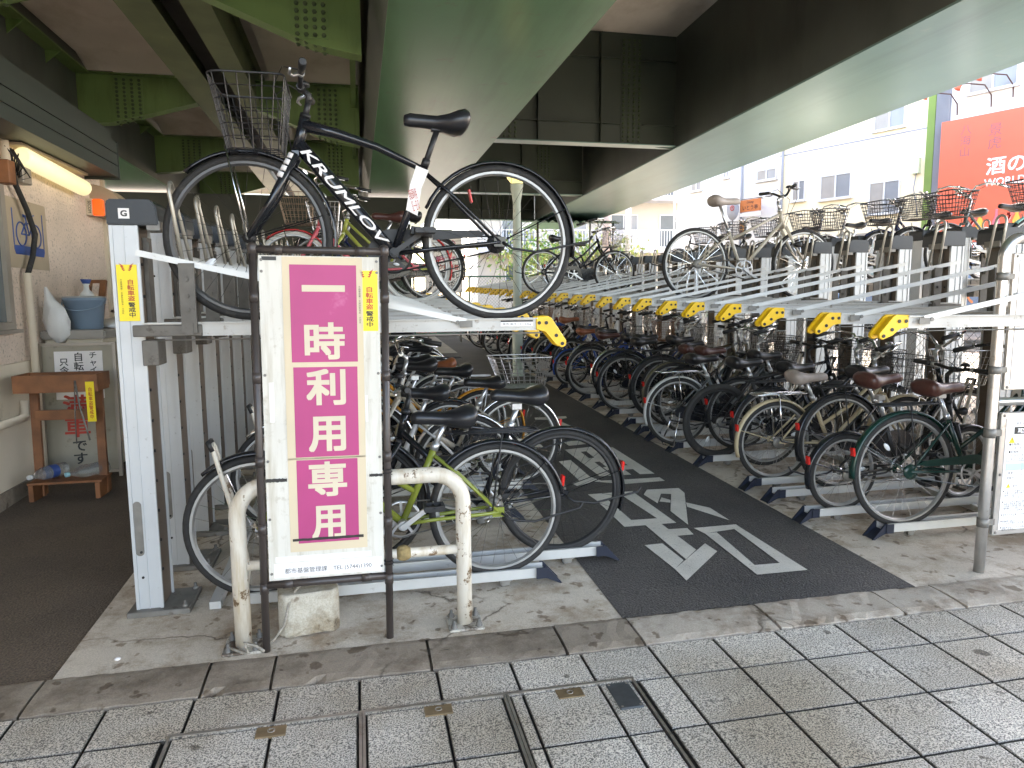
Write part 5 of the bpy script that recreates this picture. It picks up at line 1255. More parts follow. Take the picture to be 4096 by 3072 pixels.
tx = {3.52: 2.99, 3.92: 2.74}
for i, y in enumerate(ty):
    tray(tx.get(y, 2.74 + .03 * math.sin(7 * i)), y if i != 1 else 3.86, 1, '%s aluminium ground tray from the pavement in the right row' % ORD[i])
# ---- upper trays
def up_(y): return G(y) + 1.315
def kyl(k): return YL0 + PITCH * k
def kyr(k): return YR0 + PITCH * k
bike('pink bicycle with brown saddle and rusty wire basket on a left upper tray', (.52, kyl(6), up_(kyl(6))), math.pi, 'loop', .315, 'pink', 'white_rubber', 'alu_rim', 'chrome', 'red_frame', 'saddle_brown', ('wire', 'rustwire', 0), group=GUL)
bike('lime green bicycle with lime carrier on a left upper tray beyond the pink one', (.72, kyl(7), up_(kyl(7))), math.pi, 'city', .315, 'lime', tyre='rubber', group=GUL, carrier='lime', guard='black_paint', basket=('wire', 'wire', 0), sd_dz=.03)
bike('dark bicycle with black basket far along the left upper trays', (.7, kyl(11), up_(kyl(11))), math.pi, 'city', .31, 'navy', group=GUL, basket=('wire', 'wire', 0))
bike('white bicycle with slim twin tubes and grey saddle alone on a right upper tray', (3.30, kyr(7), up_(kyr(7))), 0, 'mixte', .335, sc=1.07, frame='champagne', tyre='rubber', rim='alu_rim', spoke='chrome', guard=None, saddle='saddle_grey', case=None, case_m='steel_dull', stand='up', group=GUR, springs=False, bar_m='black_matt')
#, 'champagne', 'rubber', 'alu_rim', 'chrome', None, 'saddle_grey', None, None, None, None, 'steel_dull', 'up', group=GUR, springs=False, bar_m='black_matt')
bike('black bicycle with dark chain guard far along the right upper trays', (2.55, kyr(13), up_(kyr(13))), 0, 'city', .31, 'black_paint', group=GUR, guard=None, basket=('wire', 'wire', 0), case='half')
bike('black bicycle with pale basket farthest on the right upper trays', (3.3, kyr(16), up_(kyr(16))), math.pi * 0, 'city', .31, 'black_paint', group=GUR, guard='chrome', basket=('wire', 'wire', 0))
far = [(5.85, 'black_paint', 'wire', 'teal framed bicycle with a wide wire basket at the near end of the far rack', 'teal', 'city'), (6.55, 'grey_frame', 'wire', 'dark grey bicycle with wide wire basket in front of the red sign', 'grey_frame', 'city'), (7.15, 'black_paint', 'mesh', 'dark bicycle with black mesh basket in front of the red sign', 'black_paint', 'loop'), (7.8, 'navy', 'wire', 'dark blue bicycle with large pale wire basket on the far rack below the cream house', 'navy', 'city'),
       (8.75, 'silver_frame', 'wire', 'silver bicycle with wire basket and black saddle on the far rack', 'silver_frame', 'city'), (9.5, 'silver_frame', 'wire', 'silver bicycle with white inner basket on the far rack', 'silver_frame', 'loop'), (10.3, 'white_frame', 'wire', 'white bicycle on the far rack behind the lone white bicycle', 'white_frame', 'city'), (11.3, 'black_paint', 'wire', 'black bicycle on the far rack left of the lone white bicycle', 'black_paint', 'loop'),
       (12.6, 'bronze', 'wire', 'dark bicycle with wire basket farther along the far rack', 'bronze', 'city'), (13.7, 'red_frame', None, 'bicycle with red seat post on the far rack', 'black_paint', 'diamond')]
for y, fm, bk_, lab, fr_, kd in far:
    k = round((y - 5.2) / PITCH); yy = 5.2 + PITCH * k
    bike(lab, (7.42, yy, G(yy) + .18 + 1.318), math.pi, kd, .31, fr_, group=GUB, basket=('bold' if bk_ == 'wire' else 'boldmesh', 'blackwire', .03) if bk_ else None, guard='chrome' if fr_ in ('silver_frame', 'white_frame') else fr_, post_m='red_frame' if 'red' in lab else 'alu', steer=random.uniform(-12, 12), sd_dz=.05)

lt_ = tag(MB().lathe([(.010, 0), (.014, .004), (.007, .009), (.0, .010)], 7).obj('litter', 'paper'), 'small white scrap of litter on the concrete slab at the left', 'litter'); lt_.location = (-1.0, 3.0, G(3.0) + .005)
# ================================================================ the magenta sign on its brown pipe stand
SG = thing('stand_sign', 'tall white sign with magenta panels and large Japanese letters in a brown pipe stand', 'sign', (-.163, 2.945, 0), rot=(R(-.6), R(.75), R(1.0)))
def pipe_frame():
    m = MB()
    for x in (-.253, .253):
        m.tube([(x, 0, .0), (x, 0, 1.645)], .0155, 14)
        for z in (.27, .52, .80, 1.14, 1.46): m.lathe([(.0182, z - .022), (.0182, z + .022)], 14, Matrix.Translation((x, 0, 0)))
    for z in (1.645, .282):
        m.tube([(-.253, 0, z), (.253, 0, z)], .0155, 14)
        for x in (-.16, .16): m.lathe([(.0182, -.02), (.0182, .02)], 14, Matrix.Translation((x, 0, z)) @ Matrix.Rotation(R(90), 4, 'Y'))
    for x in (-.253, .253): m.lathe([(.001, .028), (.014, .024), (.0195, .014), (.0205, 0), (.0195, -.014), (.0, -.024)], 12, Matrix.Translation((x, 0, 1.645)))
    return m.obj('pipe_stand', 'brown_frame', SG)
pipe_frame()
bd = MB().box(-.232, .232, -.006, .006, .302, 1.622).obj('board', 'sign_white', SG)
sc = MB()
for x in (-.222, .222):
    for z in (.33, .56, .80, 1.15, 1.56, 1.605): sc.lathe([(.006, 0), (.005, .003)], 10, Matrix.Translation((x, -.006, z)) @ Matrix.Rotation(R(90), 4, 'X'))
sc.obj('screws', 'steel_dull', bd)
cx = .013
for k, (z0, z1, x0, x1, chars) in enumerate(((1.200, 1.588, -.130, .128, (('一', 1.495, .167, .026), ('時', 1.285, .158, .150))), (.812, 1.180, -.126, .125, (('利', 1.098, .155, .148), ('用', .905, .148, .146))), (.452, .800, -.125, .118, (('専', .718, .155, .146), ('用', .535, .135, .142))))):
    sh = MB().box(cx - .158, cx + .152, -.0075, -.0061, z0 - (.035 if k == 2 else .0095), z1 + (.030 if k == 0 else .0095)).obj('paper_sheet', 'sign_cream', bd)
    pk = MB().box(cx + x0, cx + x1, -.0083, -.0076, z0, z1).obj('magenta_panel', 'sign_pink', sh)
    for ch, z, w, h in chars: text(ch, 'sign_letter', pk, (cx + (x0 + x1) / 2, -.0088, z), (R(90), 0, 0), .15, (w, h), bold=.027, res=6)
yellow_sticker(bd, .180, -.0066, 1.446, .090, .243)
st = MB().box(-.212, .222, -.0074, -.0061, .312, .372).obj('paper_strip', 'paper', bd)
text('都市基盤管理課　TEL (5744)1390', 'ink_black', st, (.005, -.0078, .337), (R(90), 0, 0), .03, (.35, .026), ext=.0002)
tp = MB()
def ragged(m, x0, x1, zc, h, seed):
    rd = random.Random(seed); n = 14; up = []; dn = []
    for i in range(n + 1):
        x = x0 + (x1 - x0) * i / n; up.append((x, zc + h * rd.uniform(.35, .55))); dn.append((x, zc - h * rd.uniform(.35, .55)))
    m.prism(up + dn[::-1], -.0098, -.0093, 'y')
ragged(tp, -.232, -.150, .722, .016, 1); ragged(tp, .178, .232, .724, .013, 2); ragged(tp, -.135, .150, .468, .012, 3)
tp.obj('black_tape', 'tape_black', bd)
for q in ((-.208, -.19, -.0072, -.0061, .96, 1.12), (-.205, .18, -.0072, -.0061, .376, .40), (.168, .177, -.0072, -.0061, .95, 1.06)): MB().box(*q).obj('white_tape', 'paper', bd)
MB().box(-.22, -.165, -.0075, -.0061, 1.603, 1.618).obj('torn_patch', 'tape_black', bd)
ci = MB()
for z in (.345, .74): ci.tube([(.253 + .019 * math.cos(a * .7), .019 * math.sin(a * .7), z + .0016 * a - .02) for a in range(20)], .002, 4)
ci.obj('wire_tie', 'black_matt', SG)
# ---- concrete weight with a rope on it
m = MB(); pts = []
w, d, h = .128, .085, .19
bb_ = bmesh.new()
outl = [(-w + .03, -d), (w - .03, -d), (w, -d + .03), (w, d - .03), (w - .03, d), (-w + .03, d), (-w, d - .03), (-w, -d + .03)]
secs = []
for z, e in ((0, .97), (.012, 1.0), (.15, 1.0), (.175, .985), (.19, .93)):
    n = []
    for i in range(8):
        a, b = outl[i], outl[(i + 1) % 8]
        for q in range(5):
            t = q / 5; x, y = a[0] + (b[0] - a[0]) * t, a[1] + (b[1] - a[1]) * t
            lift = .028 * max(0, 1 - (x / .07) ** 2) if z < .013 else 0
            n.append((x * e + random.uniform(-.0025, .0025), y * e + random.uniform(-.0025, .0025), z + lift + random.uniform(-.002, .002)))
    secs.append(n)
m.sections(secs)
cb = tag(m.obj('concrete_weight', 'conc_block'), 'rough concrete block weight standing behind the feet of the magenta sign', 'weight'); cb.location = (-.255, 3.12, G(3.12) + .004); cb.rotation_euler = (0, 0, R(6))
m = MB(); m.tube([(.0, .0, .20), (.03, .03, .21), (-.005, .05, .215), (-.02, .0, .205), (-.055, -.05, .195), (-.085, -.09, .15), (-.105, -.10, .07), (-.15, -.10, .012), (-.17, -.12, .010)], .006, 7)
rp = tag(m.obj('rope', mat('frayed_rope', (.30, .27, .22), .9, 0, .3, 60, .6, 200)), 'frayed grey rope lying over the concrete block', 'rope'); rp.location = cb.location; rp.rotation_euler = cb.rotation_euler
# ---- white pipe barrier
gr = thing('pipe_barrier', 'chipped white steel pipe barrier standing behind the magenta sign', 'barrier', (-.045, 3.0, 0))
m = MB(); hw, hz, rc = .468, .695, .13; r_ = .034
pts = [(-hw, 0, .0), (-hw, 0, .3), (-hw, 0, hz - rc)] + [(-hw + rc - rc * math.cos(R(a)), 0, hz - rc + rc * math.sin(R(a))) for a in range(10, 91, 10)] + [(0, 0, hz)] + [(hw - rc + rc * math.sin(R(a)), 0, hz - rc + rc * math.cos(R(a))) for a in range(0, 91, 10)] + [(hw, 0, .3), (hw, 0, 0)]
m.tube(pts, r_, 20); m.obj('bent_pipe', 'white_pipe', gr)
m = MB(); m.tube([(-hw + .03, 0, .355), (hw - .03, 0, .355)], .021, 14); m.obj('cross_bar', 'white_pipe', gr)
M['base_white'] = mat('dirty_base_plate', (.45, .42, .36), .6, .1, .1, 8, .1, 50, grime=(.10, .075, .055), gth=(.45, .58), gscale=18)
for sx in (-1, 1):
    bp_ = MB().box(sx * hw - .078, sx * hw + .078, -.075, .075, .005, .016).obj('base_plate', 'base_white', gr, .003)
    bp_.rotation_euler = (R(1.5), 0, 0)
    m = MB()
    for x in (-.055, .055):
        for y in (-.052, .052): m.lathe([(.016, .016), (.016, .020), (.013, .021), (.013, .032), (.007, .033), (.007, .050)], 6, Matrix.Translation((sx * hw + x, y, 0)))
    m.obj('anchor_bolts', 'steel_dull', bp_)
m = MB(); m.lathe([(.022, -.03), (.032, -.02), (.036, .0), (.03, .02), (.022, .03)], 9, Matrix.Translation((.205, 0, .355)) @ Matrix.Rotation(R(90), 4, 'Y')); m.obj('padding', mat('brown_padding', (.26, .19, .08), .9, 0, .35, 30, .8, 60), gr)
m = MB(); m.tube([(-hw - .05, -.05, .03), (-hw, -.075, .018), (-hw + .03, -.08, .012), (-hw + .01, -.06, .05), (-hw + .06, -.06, .03), (-hw + .09, -.08, .014)], .006, 6)
rp = tag(m.obj('rope', 'black_matt'), 'dirty dark rope tied round the left foot of the white barrier', 'rope'); rp.location = gr.location; rp.active_material = bpy.data.materials['frayed_rope']
# ---- right-hand notice stand
ns = thing('notice_stand', 'stainless pipe stand with two white notice boards at the right edge', 'notice stand', (3.15, 2.985, 0), rot=(0, R(.4), 0))
m = MB(); rc = .10; H_ = 1.735
pts = [(0, 0, 0), (0, 0, .5), (0, 0, H_ - rc)] + [(rc - rc * math.cos(R(a)), 0, H_ - rc + rc * math.sin(R(a))) for a in range(15, 91, 15)] + [(.5, 0, H_), (1.0, 0, H_)] + [(1.1 - rc + rc * math.sin(R(a)), 0, H_ - rc + rc * math.cos(R(a))) for a in range(15, 91, 15)] + [(1.1, 0, 0)]
m.tube(pts, .026, 18); m.obj('pipe', 'steel_pipe', ns)
m = MB(); m.tube([(.02, 0, .905), (1.08, 0, .905)], .022, 14); m.obj('cross_bar', 'steel_pipe', ns)
m = MB()
for z, w_ in ((1.54, .020), (1.07, .020), (.745, .024), (.272, .024)): m.lathe([(.0285, z - w_), (.0285, z + w_)], 18, Matrix.Translation((0, 0, 0))); m.box(.027, .062, -.012, .012, z - w_ * .7, z + w_ * .7)
m.obj('clamp', 'steel_dull', ns)
for z0, z1, nm in ((.965, 1.655, 'upper_board'), (.198, .848, 'lower_board')):
    b = MB().box(.055, 1.045, -.012, .012, z0, z1).obj(nm, 'steel_pipe', ns, .004)
    pn = MB().box(.085, 1.015, -.0150, -.0121, z0 + .03, z1 - .03).obj('panel', 'paper', b)
    m = MB()
    for z in (z0 + .015, (z0 + z1) / 2, z1 - .015):
        for x in (.07, 1.03, .55): m.lathe([(.008, 0), (.006, .004)], 10, Matrix.Translation((x, -.012, z)) @ Matrix.Rotation(R(90), 4, 'X'))
    m.obj('rivets', 'steel_dull', b)
    if nm == 'lower_board':
        T = lambda s_, x, z, h, mm='ink_black', **k: text(s_, mm, pn, (x, -.0153, z), (R(90), 0, 0), h, None, align='LEFT', ext=.0002, **k)
        T('垂直2段式ラック', .145, .790, .016)
        MB().box(.135, .42, -.0154, -.0151, .735, .772).obj('black_band', 'ink_black', pn); text('取扱注意', 'paper', pn, (.28, -.0157, .753), (R(90), 0, 0), .03, (.25, .026), bold=.02, ext=.0002)
        def tri(z, s_):
            a = MB().prism([(.125 - s_, z - s_ * .8), (.125 + s_, z - s_ * .8), (.125, z + s_ * .9)], -.0153, -.0151, 'y').obj('warning_triangle', 'sticker_yellow', pn)
            text('!', 'ink_black', a, (.125, -.0156, z - s_ * .1), (R(90), 0, 0), s_ * 1.5, bold=.02, ext=.0002)
        tri(.705, .020); tri(.463, .014)
        f = MB(); 
        for x0, x1, z0_, z1_ in ((.10, .98, .7275, .7295), (.10, .98, .592, .594), (.10, .102, .5945, .727), (.978, .98, .5945, .727)): f.box(x0, x1, -.0153, -.0151, z0_, z1_)
        f.obj('box_outline', 'ink_black', pn)
        for i, s_ in enumerate(('●駐輪機は、正しく使わないと危険', '　があります。', '●駐輪機は、段差を使用し間違う', '　を誤ると危険な為、取扱説明', '　をよくお読みの上、操作下さい')): T(s_, .108, .680 - .0195 * i, .0165)
        MB().box(.10, .98, -.0153, -.0151, .545, .580).obj('blue_band', paint('pale_blue', (.42, .60, .70), .5), pn); text('利用できる自転車', 'ink_black', pn, (.30, -.0156, .562), (R(90), 0, 0), .022, None, ext=.0002)
        g = MB()
        for z in (.545, .518, .49, .475): g.box(.10, .98, -.0153, -.0152, z, z + .0012)
        for x in (.10, .20, .60, .98): g.box(x, x + .0012, -.0155, -.0154, .475, .58)
        g.obj('table_lines', 'ink_black', pn)
        T('重量', .115, .530, .017); T('15〜22kg', .215, .530, .017); T('車輪径', .11, .503, .016); T('22〜28インチ', .215, .503, .016); T('警告', .15, .459, .017)
        for i, s_ in enumerate(('▼上段ラックを操作する時は、足元', '　が滑らない姿勢で操作して下さい', '　操作ミス等でラックの持ち上げが', '　つながる恐れがありますので注意', '', '▼ラック以外の場所に自転車を置く', '　特殊な自転車は収納できません', '　子供乗せ自転車は重い前カゴ付', '　補助輪付き・極太タイヤ車も', '　タイヤの小さい自転車', '', '▼荷物や子供を乗せた状態での操作', '　行わないで下さい。', '', '▼駐輪場で遊ばないで下さい。', '　小さなお子様から目を離さない', '', '▼自転車を出し入れする際は、左右', '　操作して下さい。')):
            if s_: T(s_, .092, .432 - .0115 * i, .0125)
# ---- lamp post in the lane
lp = thing('lamp_post', 'pale green rusted lamp post with lit lamp beside the lane', 'lamp post', (2.47, 11.0, G(11.0)))
M['post_green'] = mat('pale_green_post', (.42, .48, .42), .5, 0, .1, 3, .05, 30, grime=(.26, .17, .09), gth=(.60, .72), gscale=7)
m = MB(); m.lathe([(.11, 0), (.11, .02), (.085, .03), (.085, 1.05), (.092, 1.06), (.092, 1.10), (.07, 1.14), (.06, 2.7), (.085, 2.85), (.10, 2.95), (.10, 2.99), (.03, 3.0)], 18); m.obj('post', 'post_green', lp)
M['lamp_lit'] = mat('lit_lamp', (.9, .8, .4), .4, 0, 0, emit=(1, .78, .25), estr=.12)
m = MB(); m.lathe([(.09, 3.0), (.15, 3.08), (.17, 3.14), (.12, 3.19), (.02, 3.2)], 18); m.obj('lamp', 'lamp_lit', lp)
# ---- information board far down the row, green mesh fence
ib = thing('information_board', 'white board with pink and black lettering at the far end of the lane', 'sign', (2.05, 17.2, G(17.2)))
MB().box(-.45, .45, 0, .03, 1.2, 2.55).obj('board', 'paper', ib)
for i, (s_, mm) in enumerate((('利用の方へ', 'sign_pink'), ('この場所は', 'ink_black'), ('駐輪場です', 'sign_pink'), ('ラック利用者', 'ink_red'), ('専用の駐輪場と', 'ink_black'), ('させていただき', 'ink_black'))): text(s_, mm, ib, (0, -.003, 2.42 - .2 * i), (R(90), 0, 0), .12, (.72 if len(s_) > 5 else .6, .13), bold=.02, ext=.0005)
m = MB()
for x in (-.4, .4): m.box(x - .02, x + .02, .031, .06, 0, 2.5)
m.obj('post', 'steel_dull', ib)
def mesh_fence(name, label, a, b, h, n, matn):
    t = thing(name, label, 'fence', (0, 0, 0)); a, b = Vector(a), Vector(b); L_ = (b - a).length; d = (b - a).normalized()
    m = MB()
    for i in range(n + 1):
        p = a + d * L_ * i / n; p.z = G(p.y); m.tube([p, p + Vector((0, 0, h))], .024, 8)
    for z in (.05, h): m.tube([a + Vector((0, 0, z + G(a.y))), b + Vector((0, 0, z + G(b.y)))], .02, 8)
    m.obj('fence_post', matn, t)
    m = MB(); s_ = .09
    k = int((L_ + h) / s_)
    for i in range(k):
        u0 = i * s_ - h
        for sg in (1, -1):
            p0, p1 = (u0, 0.05), (u0 + h, h)
            u_0, u_1 = max(0, p0[0]), min(L_, p1[0])
            if u_1 <= u_0: continue
            z_0, z_1 = u_0 - u0, u_1 - u0
            if sg < 0: z_0, z_1 = h - z_0, h - z_1
            q0, q1 = a + d * u_0, a + d * u_1; q0.z = G(q0.y) + z_0; q1.z = G(q1.y) + z_1
            m.tube([q0, q1], .003, 3, caps=False)
    m.obj('wire_mesh', matn, t)
M['fence_green'] = mat('green_fence', (.05, .13, .08), .5, 0, .1, 4)
mesh_fence('mesh_fence', 'green wire mesh fence across the far end of the cycle park', (-1.5, 19.4, 0), (4.5, 19.4, 0), 1.6, 4, 'fence_green')
mesh_fence('mesh_fence', 'grey wire mesh fence behind the posts of the right rack', (5.15, 3.2, 0), (5.15, 17, 0), 1.15, 8, 'steel_dull')
# a low dark store at the far left under the viaduct closes the view
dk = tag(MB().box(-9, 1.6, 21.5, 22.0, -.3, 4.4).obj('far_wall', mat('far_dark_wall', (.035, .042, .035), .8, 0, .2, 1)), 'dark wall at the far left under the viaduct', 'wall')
# ================================================================ sunlit street beyond the viaduct
FP, FU, FN = Vector((18.3, 21.6, 0)), Vector((-.375, .927, 0)), Vector((-.927, -.375, 0))
FMX = Matrix(((-FU.x, -FN.x, 0, FP.x), (-FU.y, -FN.y, 0, FP.y), (0, 0, 1, .5), (0, 0, 0, 1)))     # local x to the right along the facade, y into the building
M['cream_wall'] = mat('cream_render', (.80, .70, .48), .8, 0, .05, .6, .08, 14, grime=(.38, .34, .25), gth=(.62, .8), gscale=1.2)
M['white_wall'] = mat('white_render', (.68, .67, .64), .8, 0, .04, .6, .08, 14)
M['lime_trim'] = mat('green_trim', (.16, .24, .05), .7, 0, .06, 2)
M['grey_panel'] = mat('grey_siding', (.26, .27, .30), .6, 0, .05, 2)
M['white_frame_w'] = pmat('white_window_frame', (.6, .6, .59), .5)
M['red_sign'] = mat('red_sign_sheet', (.62, .12, .06), .5, 0, .04, 1.5)
M['orange_sign'] = mat('orange_sign_sheet', (.45, .14, .035), .5, 0, .05, 4)
def bld(name, label, u0, u1, depth, h, wall, d0=0.):
    b = bpy.data.objects.new(name, None); COL.objects.link(b); b.matrix_world = FMX; tag(b, label, 'building')
    m = MB(); m.box(u0, u1, d0, depth, -1, h); m.obj('wall', wall, b); m = MB(); m.box(u0 - .1, u1 + .1, d0 - .15, depth, h + .002, h + .35); m.obj('roof', wall, b); return b
def win(b, u0, u1, z0, z1, blind='blind', d0=0., bars=1):
    f = MB(); e = .05
    for x0, x1, a, c in ((u0, u1, z1 - e, z1), (u0, u1, z0, z0 + e), (u0, u0 + e, z0 + e, z1 - e), (u1 - e, u1, z0 + e, z1 - e), ((u0 + u1) / 2 - .025, (u0 + u1) / 2 + .025, z0 + e, z1 - e)): f.box(x0, x1, d0 - .05, d0 - .003, a, c)
    f = f.obj('window', 'white_frame_w', b)
    MB().box(u0 + e, (u0 + u1) / 2 - .026, d0 - .028, d0 - .004, z0 + e, z1 - e).obj('pane', blind, f); MB().box((u0 + u1) / 2 + .026, u1 - e, d0 - .02, d0 - .004, z0 + e, z1 - e).obj('pane', 'glass2', f)
    MB().box(u0 - .05, u1 + .05, d0 - .12, d0 - .003, z0 - .05, z0 - .002).obj('sill', 'white_frame_w', f)
M['glass2'] = mat('reflecting_glass', (.24, .25, .26), .12, 0, .1, 1)
# facade coordinates: u = -(distance along FU)
b1 = bld('apartment_house', 'cream three storey house with sliding windows and lime green corner', -4.75, .86, 9, 11.5, 'cream_wall')
for (u0, u1, z0, z1) in ((-.98, .12, 6.65, 7.45), (-1.03, .07, 3.80, 4.92), (-2.93, -1.70, 4.52, 5.42), (-4.12, -3.55, 4.62, 5.40), (-2.93, -1.70, 7.6, 8.6), (-4.2, -3.3, 7.6, 8.6), (-4.1, -3.0, 1.2, 2.4), (-2.4, -1.2, 1.2, 2.4)): win(b1, u0, u1, z0, z1)
MB().box(.862, 1.10, -.06, 9, -1, 11.5).obj('corner_strip', 'lime_trim', b1)
MB().box(-4.75, .86, -.012, -.002, 6.42, 6.47).obj('string_course', 'grey_panel', b1)
MB().box(-4.75, .86, -.7, -.02, 3.0, 3.12).obj('canopy', 'blind', b1)
m = MB(); m.box(.48, .72, -.18, -.004, 5.0, 5.5); m.obj('meter_box', paint('pale_green_box', (.55, .60, .42), .5), b1)
m = MB(); m.tube([(.60, -.06, 5.0), (.55, -.10, 4.5), (.65, -.08, 4.1), (.70, -.06, 3.6)], .02, 5); m.tube([(-4.55, -.08, -1), (-4.55, -.08, 11.5)], .05, 8); m.obj('pipes', 'grey_panel', b1)
b2 = bld('white_house', 'plain white house with small windows left of the cream house', -10.2, -4.78, 9, 10.5, 'white_wall', .15)
for (u0, u1, z0, z1) in ((-5.90, -4.96, 5.63, 6.08), (-9.39, -8.78, 5.66, 6.12), (-7.6, -7.3, 6.0, 6.4), (-7.7, -7.1, 3.7, 4.2), (-9.2, -8.4, 2.6, 3.3)): win(b2, u0, u1, z0, z1, d0=.15)
m = MB(); m.tube([(-6.6, .08, -1), (-6.6, .08, 10.5)], .05, 8); m.obj('pipes', 'grey_panel', b2)
m = MB()
for k in range(26): m.box(-10.55, -10.25, .3, .32, -1 + .42 * k, -.94 + .42 * k)
for u in (-10.55, -10.24): m.box(u - .03, u + .03, .28, .34, -1, 10)
m.obj('outside_ladder', 'white_frame_w', b2)
b3 = bld('shop_building', 'white building with a large red shop sign and grey corrugated corner', 1.12, 9.5, 9, 11.5, 'white_wall', -.02)
win(b3, 2.05, 3.42, 7.2, 8.05, d0=-.02); win(b3, 4.6, 6.0, 7.2, 8.05, d0=-.02)
m = MB()
for k in range(12): m.box(1.14 + .034 * k, 1.160 + .034 * k, -.10, -.03, -1, 11.5)
m.box(1.13, 1.56, -.029, -.022, -1, 11.5); m.obj('corner_siding', 'grey_panel', b3)
rs = MB().box(1.43, 7.2, -.30, -.12, 2.6, 6.46).obj('shop_sign', 'red_sign', b3)
for s_, u, z, h, mm, kw in (('八\n海\n山', 2.17, 5.75, .95, 'brush_grey', {}), ('景\n虎', 3.0, 5.75, .75, 'brush_grey', {}), ('酒の', 3.35, 4.86, .52, 'paper', dict(bold=.016)), ('WORLD LIQUOR', 3.95, 4.36, .26, 'paper', dict(bold=.016))):
    if mm == 'brush_grey' and mm not in M: M[mm] = pmat('brush_ink', (.26, .10, .11), .6)
    text(s_, mm, rs, (u, -.302, z), (R(90), 0, 0), .3, (None, h), ext=.003, **kw)
for k, (u, mm) in enumerate(((2.75, 'amber_print'), (3.2, 'pink_print'), (3.75, 'amber_print'), (4.3, 'pink_print'))):
    if mm not in M: M[mm] = pmat(mm, (.80, .42, .06) if 'amber' in mm else (.62, .16, .2), .5)
    MB().lathe([(.10, 0), (.11, .02), (.11, .42), (.04, .6), (.035, .78), (.04, .8)], 14, Matrix.Translation((u, -.31, 2.75)) @ Matrix.Scale(.06, 4, (0, 1, 0))).obj('bottle_print', mm, rs)
lmp = []
for k, (u, z) in enumerate(((1.75, 6.65), (2.72, 6.70), (3.3, 6.85))):
    t = bpy.data.objects.new('sign_lamp', None); COL.objects.link(t); t.parent = b3; t.location = (u, 0, z)
    m = MB(); m.tube([(0, -.02, .0), (0, -.06, .35), (-.08, -.35, .62), (-.35, -.75, .66), (-.52, -.9, .66)], .02, 6); m.obj('arm', 'saddle_brown', t)
    m = MB(); m.lathe([(.03, .1), (.06, .08), (.07, -.05), (.10, -.12), (.02, -.14)], 12); q = m.obj('lamp_shade', 'red_sign', t); q.location = (-.55, -.92, .62); q.rotation_euler = (R(-20), R(20), 0)
# hanging signs of the restaurant on the white house
rg = bpy.data.objects.new('projecting_sign', None); COL.objects.link(rg); rg.matrix_world = FMX @ Matrix.Translation((-5.78, -.35, 4.62)); tag(rg, 'orange restaurant sign with brown lettering on the white house', 'sign')
q = MB().box(-.50, .47, -.04, .04, -.22, .26).obj('board', 'orange_sign', rg)
text('Dining', 'saddle_brown', q, (0, -.042, .14), (R(90), 0, 0), .14, (None, .12), shear=.3, bold=.02); text('いとう亭', 'saddle_brown', q, (0, -.042, -.06), (R(90), 0, 0), .2, (.74, .20), bold=.02)
MB().box(-.52, .47, -.02, .02, -.40, -.26).obj('lower_strip', 'paper', rg)
m = MB(); m.bar((-.52, .04, .30), (.5, .04, .30), .03, .03); m.bar((.3, 0, .3), (.3, .38, .3), .03, .03); m.obj('bracket', 'steel_dull', rg)
pk = bpy.data.objects.new('parking_sign', None); COL.objects.link(pk); pk.matrix_world = FMX @ Matrix.Translation((-6.55, -.5, 4.55)); tag(pk, 'round pale sign with a small red mark beside the orange restaurant sign', 'sign')
MB().lathe([(.02, -.04), (.34, -.04), (.36, 0), (.34, .04), (.02, .04)], 26, Matrix.Rotation(R(90), 4, 'X') @ Matrix.Scale(1.25, 4, (0, 1, 0)) @ Matrix.Scale(.82, 4, (1, 0, 0))).obj('disc', 'grey_panel', pk)
q = MB().lathe([(.08, 0), (.11, 0), (.11, .01), (.08, .01)], 20, Matrix.Translation((0, -.045, .05)) @ Matrix.Rotation(R(90), 4, 'X'), caps=False).obj('ring_mark', 'ink_red', pk); text('P', 'ink_red', q, (0, -.05, .05), (R(90), 0, 0), .14, (None, .09), bold=.03)
m = MB(); m.tube([(0, 0, -.42), (0, 0, -5)], .03, 8); m.obj('post', 'steel_dull', pk)
# traffic lamp hanging beside it
tl = bpy.data.objects.new('signal_lamp', None); COL.objects.link(tl); tl.matrix_world = FMX @ Matrix.Translation((-5.95, -.6, 3.75)); tag(tl, 'small orange signal head below the restaurant sign', 'signal')
MB().box(-.09, .09, -.08, .08, -.28, .28).obj('housing', mat('signal_orange', (.55, .28, .07), .5, 0, .1, 3), tl, .02, 2)
m = MB()
for z in (-.17, 0, .17): m.lathe([(.06, 0), (.07, .06)], 12, Matrix.Translation((0, -.081, z)) @ Matrix.Rotation(R(90), 4, 'X'))
m.obj('visor', 'saddle_brown', tl); MB().tube([(.11, 0, .3), (.11, 0, -4.2)], .035, 8).obj('pole', 'steel_dull', tl)
